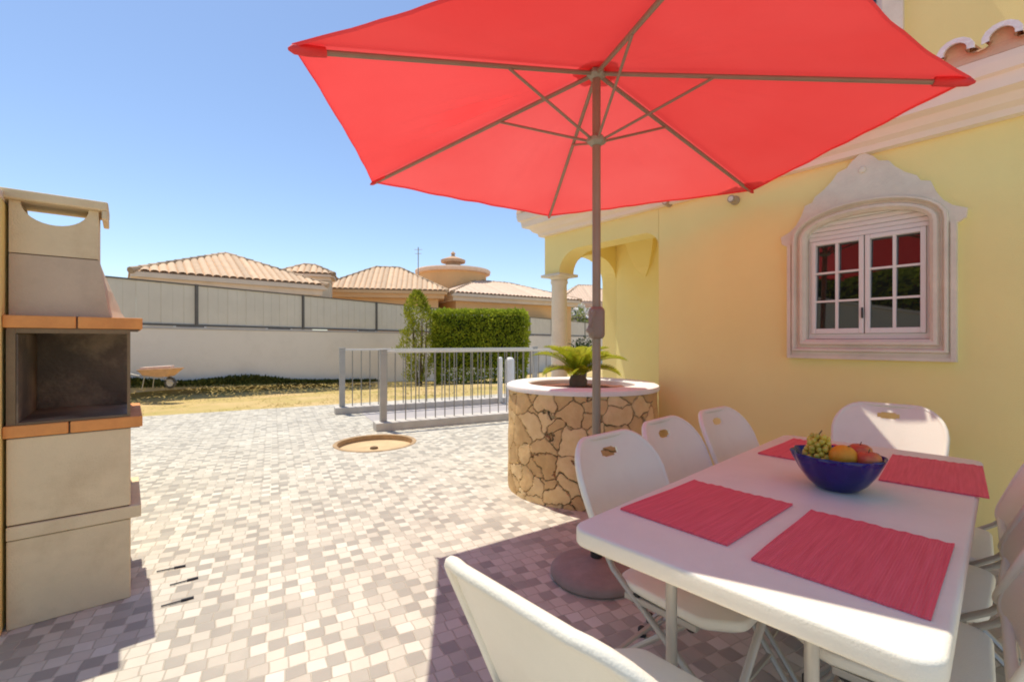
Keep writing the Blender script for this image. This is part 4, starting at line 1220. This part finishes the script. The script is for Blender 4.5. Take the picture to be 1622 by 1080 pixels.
# ================================================================== CHAIRS
def make_chair(label, slot=True):
    o = thing('folding_chair', label, 'chair', (0, 0, 0), 0, 'white plastic folding chairs round the table')
    # seat
    m = MB()
    outl = rounded([(-.205, -.185), (.205, -.185), (.228, .13), (.15, .225), (-.15, .225), (-.228, .13)], [.06, .06, .07, .06, .06, .07], 5)
    slab(m, outl, .415, .447, .011)
    m.build('seat', WHITE_PL, o, 40)
    m = MB(); inner = rounded([(-.18, -.16), (.18, -.16), (.20, .12), (.135, .20), (-.135, .20), (-.20, .12)], .05, 4)
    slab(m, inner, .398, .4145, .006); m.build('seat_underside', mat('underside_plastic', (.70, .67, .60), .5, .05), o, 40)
    # backrest
    Z0, Z1 = .50, .865
    def hw(z):
        t = (Z1-z); r = .15
        w = .256 - .020*max(0, (Z0+.18-z)/.18)
        if t < r: w -= r*1.0*(1-math.sqrt(max(0, 1-(1-t/r)**2)))*.92
        b = z-Z0
        if b < .05: w -= .05*(1-math.sqrt(max(0, 1-(1-b/.05)**2)))
        return w
    def pt(x, z, off=0.0):
        yy = -.185 - .150*((z-Z0)/(Z1-Z0)) - .012*((z-Z0)/(Z1-Z0))**2
        return V((x, yy - .052*(1-(x/.256)**2) + off, z))
    zr = []
    for k in range(7): zr.append(Z0 + .05*(1-math.cos(PI/2*k/6)))
    zr += [.60, .66, .72, .76, .788, .794, .806, .818, .824]
    a = [.15*(1-math.cos(PI/2*k/9)) for k in range(9)]
    zr += sorted(Z1 - q for q in a if Z1-q > .826)
    zr = sorted(set(round(z, 5) for z in zr))
    nx = 24; slotw = .052
    m = MB(); gf = []; gb = []
    for z in zr:
        w = max(hw(z), .004); rowf = []; rowb = []
        for i in range(nx+1):
            f = i/nx*2-1; x = w*f
            if .787 < z < .825:          # align columns with the hand slot
                xs = [-w + (w-slotw)*q/9 for q in range(9)] + [-slotw + 2*slotw*q/6 for q in range(7)] + [slotw + (w-slotw)*q/9 for q in range(1, 10)]
                x = xs[i]
                if i in (9, 15) or False:
                    pass
                if z < .790 or z > .822:
                    if 9 <= i-0 <= 15: x = x
            rowf.append(m.bm.verts.new(pt(x, z, .0105))); rowb.append(m.bm.verts.new(pt(x, z, .001)))
        gf.append(rowf); gb.append(rowb)
    def hole(j, i):
        zc = (zr[j]+zr[j+1])/2
        if not slot or not (.789 < zc < .823): return False
        lim_ = (9, 15) if .794 < zc < .818 else (10, 14)
        return lim_[0] <= i < lim_[1]
    for j in range(len(zr)-1):
        for i in range(nx):
            if hole(j, i): continue
            m.bm.faces.new([gf[j][i], gf[j][i+1], gf[j+1][i+1], gf[j+1][i]])
            m.bm.faces.new([gb[j+1][i], gb[j+1][i+1], gb[j][i+1], gb[j][i]])
            for (jj, ii, va, vb) in ((j, i-1, (j, i), (j+1, i)), (j, i+1, (j, i+1), (j+1, i+1)), (j-1, i, (j, i), (j, i+1)), (j+1, i, (j+1, i), (j+1, i+1))):
                if 0 <= jj < len(zr)-1 and 0 <= ii < nx and hole(jj, ii):
                    m.bm.faces.new([gf[va[0]][va[1]], gf[vb[0]][vb[1]], gb[vb[0]][vb[1]], gb[va[0]][va[1]]])
    # rolled rim all round
    path = [pt(hw(z), z) for z in zr] + [pt(-hw(z), z) for z in reversed(zr)]
    clean = [path[0]]
    for p in path[1:]:
        if (p-clean[-1]).length > .004: clean.append(p)
    m.tube(clean, .0125, 8, closed=True)
    bk = m.build('backrest', WHITE_PL, o, 50)
    # frames
    for s in (-1, 1):
        m = MB(); m.tube([(s*.214, .27, .012), (s*.212, .10, .25), (s*.210, -.19, .47), (s*.200, -.250, .545)], .0125, 10, flat=.75)
        lg = m.build('leg', METAL, o, 40)
        MB().lathe([(.017, 0), (.018, .03), (.013, .036)], (s*.214, .272, 0), 12).build('foot_cap', BLACK, lg, 30)
        m = MB(); m.tube([(s*.185, .09, .408), (s*.187, -.10, .24), (s*.19, -.33, .012)], .0125, 10, flat=.75)
        lg = m.build('leg', METAL, o, 40)
        MB().lathe([(.017, 0), (.018, .03), (.013, .036)], (s*.19, -.332, 0), 12).build('foot_cap', BLACK, lg, 30)
        m = MB(); m.box(s*.205-.012, s*.205+.012, -.14, .11, .392, .412, bevel=.003); m.build('hinge_bar', METAL, o)
        m = MB(); m.tube([(s*.198-.006, .085, .395), (s*.198+.006, .085, .395)], .018, 12); m.tube([(s*.205-.01, -.10, .405), (s*.205+.01, -.10, .405)], .016, 12)
        m.build('hinge', BLACK, o, 40)
    MB().tube([(-.212, .16, .165), (.212, .16, .165)], .010, 8, flat=.7).build('crossbar', METAL, o, 40)
    MB().tube([(-.189, -.24, .12), (.189, -.24, .12)], .010, 8, flat=.7).build('crossbar', METAL, o, 40)
    return o

fdir = V((math.cos(TA), math.sin(TA))); edir = V((math.sin(TA), -math.cos(TA)))
def tpos(f, e): return TC + fdir*f + edir*e
chairs = [
    # f along table, e across (neg = planter side), facing angle, label
    (-.36, -TW/2+.10, 'L', 'white folding chair tucked in nearest the parasol base on the planter side'),
    (.15, -TW/2+.07, 'L', 'middle of the three white chairs before the stone planter'),
    (.65, -TW/2+.10, 'L', 'white chair on the planter side nearest the house wall'),
    (.72, TW/2-.155, 'R', 'farthest of the white chairs cut off at the right edge'),
    (.24, TW/2-.15, 'R', 'middle of the white chairs cut off at the right edge'),
    (-.26, TW/2-.14, 'R', 'nearest of the white chairs cut off at the right edge'),
    (TL/2+.33, -.02, 'E', 'sunlit white chair at the table end against the yellow wall'),
    (-TL/2-.125, -.06, 'N', 'white chair seen from behind in the foreground, its rim in sunlight'),
]
first = None
for f, e, side, lb in chairs:
    p = tpos(f, e)
    fac = {'L': edir, 'R': -edir, 'E': -fdir, 'N': fdir}[side]
    rz = math.atan2(fac.y, fac.x) - PI/2
    if first is None: first = c = make_chair(lb)
    elif side == 'N': c = make_chair(lb, False)
    else: c = dup(first); c['label'] = lb
    jit = {'L': .04, 'R': -.03, 'E': .05, 'N': 0.0}[side]
    c.location = (p.x, p.y, 0); c.rotation_euler = (0, 0, rz + jit*math.sin(f*7))

# ================================================================== BARBECUE
CB = V((-1.863, 2.23)); BA = math.atan2(.645, .765)
bq = thing('masonry_barbecue', 'tall tan concrete barbecue with chimney hood and orange tile ledges', 'barbecue', (CB.x, CB.y, 0), BA)
D_, Wd = .412, .60
MB().box(-D_, 0, 0, Wd, 0, .383, bevel=.005).build('base_block', CONC, bq)
MB().box(-D_+.006, -.006, .006, Wd-.006, .382, .388).build('mortar_joint', JOINT, bq)
MB().box(-D_, .040, -.006, Wd+.006, .387, .446, bevel=.004).build('ledge_slab', CONC, bq)
MB().box(-D_+.006, -.006, .006, Wd-.006, .4455, .452).build('mortar_joint', JOINT, bq)
MB().box(-D_, 0, 0, Wd, .451, .826, bevel=.005).build('upper_block', CONC, bq)
for (z0, z1, y0) in ((.830, .882, -.012), (1.308, 1.362, -.012)):
    xm = -.19 if z0 > 1 else -.215
    m = MB()
    for xa, xb in ((-D_-.01, xm-.003), (xm+.003, .045)):
        for k in range(3):
            ya = y0 + (Wd+.024)*k/3; yb = y0 + (Wd+.024)*(k+1)/3
            m.box(xa, xb, ya+.002, yb-.002, z0, z1, bevel=.004)
    m.build('tile_ledge', BRICKT, bq)
    MB().box(-D_+.004, .035, 0.0, Wd-.006, z0-.004, z1-.006).build('mortar_joint', JOINT, bq)
# firebox, open towards the table side
fb = MB()
fb.box(-D_, -D_+.028, 0, Wd, .883, 1.304); fb.box(-D_+.0285, -.001, Wd-.045, Wd, .883, 1.304)
fb.box(-D_+.0285, -.001, .0, .0445, 1.285, 1.304); fb.box(-D_+.0285, -.001, .0, .0445, .883, .892)
fb.box(-.013, -.001, .0, .03, .8925, 1.2845)
fbo = fb.build('firebox', mat('firebox_concrete', (0.22, 0.155, 0.085), .9, .2, 6, .3, 90), bq)
MB().box(-D_+.029, -D_+.035, .005, Wd-.046, .89, 1.28).box(-D_+.036, -.012, Wd-.054, Wd-.047, .89, 1.30).box(-D_+.036, -.012, .046, Wd-.055, .884, .893).box(-D_+.036, -.004, .046, Wd-.055, 1.290, 1.3035).build('soot_lining', SOOT, fbo)
# hood: tapering loft
HB, HT = 1.364, 1.637
hp = [(-.035, 0), (-.055, .04), (-.082, .14), (-.104, .22), (-.116, .273)]
m = MB(); Y0, Y1 = .06, .53; YT = .25
prev = None
for x, dz in hp:
    t = dz/.273; ye = Y1 + (YT-Y1)*t**.8
    xn = x - .035*(1-t)**1.2; xf = x + .022*(1-t)
    cur = [m.bm.verts.new(q) for q in ((-D_, Y0, HB+dz), (xn, Y0, HB+dz), (xf, ye, HB+dz), (-D_, ye, HB+dz))]
    if prev:
        for k in range(4): m.bm.faces.new([prev[k], prev[(k+1) % 4], cur[(k+1) % 4], cur[k]])
    else: m.bm.faces.new(cur)
    prev = cur
m.bm.faces.new(prev); m.build('hood', CONCG, bq)
MB().box(-D_+.004, -.122, Y0+.004, YT-.004, HT-.001, HT+.006).build('mortar_joint', JOINT, bq)
ch = MB(); x0, x1 = -D_, -.118; zc0, zc1 = HT+.005, 1.873
def panel(depth):
    cut = [((x0+x1)/2 + .112*math.cos(PI+PI*k/16), zc1 + depth*math.sin(PI+PI*k/16)) for k in range(17)]
    return [(x0, zc0), (x1, zc0), (x1, zc1)] + list(reversed(cut)) + [(x0, zc1)]
ch.prism(panel(.092), [], lambda x, z: V((x, Y0, z)), lambda x, z: V((x, Y0+.03, z)))
ch.prism(panel(.092), [], lambda x, z: V((x, YT-.03, z)), lambda x, z: V((x, YT, z)))
ch.box(x0, x0+.03, Y0+.0305, YT-.0305, zc0, zc1-.002); ch.box(x1-.03, x1, Y0+.0305, YT-.0305, zc0, zc1-.002)
ch.build('chimney', CONC, bq)
m = MB(); m.box(x0-.03, x1+.035, Y0-.03, YT+.03, zc1+.001, zc1+.045, bevel=.008); m.box(x1+.012, x1+.034, Y0-.029, YT+.029, zc1-.040, zc1+.0005, bevel=.004)
m.build('chimney_cap', CONC, bq)

# yellow garden wall behind the barbecue
gw = thing('garden_wall', 'yellow rendered wall end at the left edge beside the barbecue', 'wall', (CB.x, CB.y, 0), BA)
MB().box(-D_-.28, -D_-.012, -.035, 3.2, 0, 1.86, bevel=.006).build('wall', WALLY, gw)
MB().box(-D_-.30, -D_-.012, -.05, 3.2, 1.861, 1.90, bevel=.006).build('coping', CREAM, gw)

# three thin dark rod-shaped marks on the paving, thicker at one end
for (p, q), lb in zip((((248, 904.6), (294, 895)), ((269, 926), (314, 914)), ((255, 959.5), (307, 945))),
                      ('thin dark rod-shaped mark on the paving, farthest of three by the barbecue shadow', 'middle dark rod-shaped mark of three on the paving', 'thin dark rod-shaped mark on the paving, nearest of three by the barbecue shadow')):
    A = G(*p, .006); B = G(*q, .006)
    o = thing('dark_mark', lb, 'rod', A, group='dark rod-shaped marks on the paving')
    d = B-A
    MB().tube([V((0, 0, 0)), d*.62], .0035, 8).build('shaft', MARKM, o)
    MB().tube([d*.60 + V((0, 0, .001)), d], .0065, 8).build('handle', MARKM, o)

# ================================================================== WHEELBARROW
wp = V((-7.62, 9.85)); wz = lawn_z(wp.x, wp.y)
wb = thing('wheelbarrow', 'orange wheelbarrow parked on dry grass by the boundary wall', 'wheelbarrow', (wp.x, wp.y, wz), .06)
wb.scale = (.70, .72, .74)
m = MB()
tz0, tz1 = .36, .56
bo = [(-.30, -.20), (.32, -.20), (.32, .20), (-.30, .20)]; to = [(-.42, -.30), (.55, -.30), (.55, .30), (-.42, .30)]
vb = [m.bm.verts.new((x, y, tz0)) for x, y in bo]; vt = [m.bm.verts.new((x, y, tz1 + (.03 if x > 0 else 0))) for x, y in to]
m.bm.faces.new(vb)
for k in range(4): m.bm.faces.new([vb[k], vb[(k+1) % 4], vt[(k+1) % 4], vt[k]])
tr = m.build('tray', BARROW, wb, merge=None); sm = tr.modifiers.new('thick', 'SOLIDIFY'); sm.thickness = .012
MB().tube([vtx for vtx in ((-.42, -.30, tz1), (.55, -.30, tz1+.03), (.55, .30, tz1+.03), (-.42, .30, tz1))], .014, 8, closed=True).build('tray_lip', BARROW, tr)
for s in (-1, 1):
    MB().tube([(.50, s*.08, .18), (.20, s*.17, .335), (-.45, s*.24, .40), (-.85, s*.27, .50)], .016, 8).build('handle', METAL, wb, 40)
    MB().tube([(-.28, s*.20, .36), (-.34, s*.22, .0)], .014, 8).build('leg', METAL, wb, 40)
tp = [(.50 - .40 + .0 + .15*math.cos(2*PI*k/28), 0, .175 + .15*math.sin(2*PI*k/28)) for k in range(28)]
tp = [(.34 + .14*math.cos(2*PI*k/28), 0, .175 + .14*math.sin(2*PI*k/28)) for k in range(28)]
whl = MB().tube(tp, .035, 10, closed=True).build('wheel', RUBBER, wb, 60)
q = MB(); q.tube([(.34, -.03, .175), (.34, .03, .175)], .105, 24); q.build('rim', mat('rim_grey', (.55, .52, .48), .5), whl, 30)
pk = MB().box(-.45, .42, -.12, .06, 0, .035, bevel=.005).build('wooden_plank', PLANKM); pk.location = (wp.x+.02, wp.y-.03, wz+.445); pk.scale = (.7, .8, 1.2); pk.rotation_euler = (.05, -.06, .1)
tag(pk, 'pale pinkish plank laid across the top of the wheelbarrow', 'plank')

# ================================================================== BEHIND THE CAMERA (seen only in the window panes)
box_hedge('clipped_hedge', 'long tall hedge on the far left of the terrace, mirrored in the window', 'hedge', (-9.0, -2.6), math.radians(65), 13, 1.2, 0, 4.5, 12000, HEDGEL, size=.22)

tw = thing('terrace_wall', 'plain tan terrace wall left of the camera, mirrored in the window panes', 'wall', (-5.2, -1.2, 0), math.radians(64))
MB().box(-4, 3.0, 0, .2, -.01, 2.7, bevel=.01).build('wall', mat('tan_terrace_wall', (0.80, 0.72, 0.56), .9, .05, 1), tw)
MB().box(-4.03, 3.03, -.03, .23, 2.701, 2.76, bevel=.008).build('coping', CREAM, tw)

# ================================================================== CAMERA, LIGHT, WORLD
cam = bpy.data.cameras.new('camera'); cam.sensor_width = 36; cam.sensor_fit = 'HORIZONTAL'; cam.lens = F/1622*36
cam.clip_end = 2000; cam.clip_start = .02
co = bpy.data.objects.new('camera', cam); col.objects.link(co); co.location = (0, 0, EYE); co.rotation_euler = (PI/2, 0, 0)
scene.camera = co

sd = V((-.55, .56, 2.35)).normalized()
el = math.asin(sd.z); az = math.atan2(sd.x, sd.y)
sun = bpy.data.lights.new('sun', 'SUN'); sun.energy = 5.0; sun.angle = math.radians(.5); sun.color = (1, .93, .80)
so = bpy.data.objects.new('sun', sun); col.objects.link(so); so.rotation_euler = sd.to_track_quat('Z', 'Y').to_euler(); so.location = (0, 0, 20)

wld = bpy.data.worlds.new('World'); scene.world = wld; wld.use_nodes = True
nt = wld.node_tree; bg = nt.nodes['Background']
sky = nt.nodes.new('ShaderNodeTexSky'); sky.sky_type = 'NISHITA'; sky.sun_disc = False
sky.sun_elevation = el; sky.sun_rotation = az; sky.altitude = 50; sky.air_density = 1.0; sky.dust_density = 0.35; sky.ozone_density = 1.6
hs = nt.nodes.new('ShaderNodeMix'); hs.data_type = 'RGBA'; hs.blend_type = 'MULTIPLY'; hs.inputs['Factor'].default_value = 1.0
hs.inputs['B'].default_value = (1.14, 1.15, 1.18, 1)
nt.links.new(sky.outputs[0], hs.inputs['A']); nt.links.new(hs.outputs['Result'], bg.inputs[0]); bg.inputs[1].default_value = 0.15

scene.view_settings.view_transform = 'Standard'; scene.view_settings.look = 'None'; scene.view_settings.exposure = 0; scene.view_settings.gamma = 1
scene.render.engine = 'CYCLES'
scene.cycles.max_bounces = 10; scene.cycles.diffuse_bounces = 6; scene.cycles.glossy_bounces = 4; scene.cycles.transmission_bounces = 6
scene.cycles.use_denoising = True
try: scene.cycles.denoiser = 'OPENIMAGEDENOISE'
except Exception: pass
scene.cycles.sample_clamp_indirect = 8
scene.cycles.filter_width = 1.9
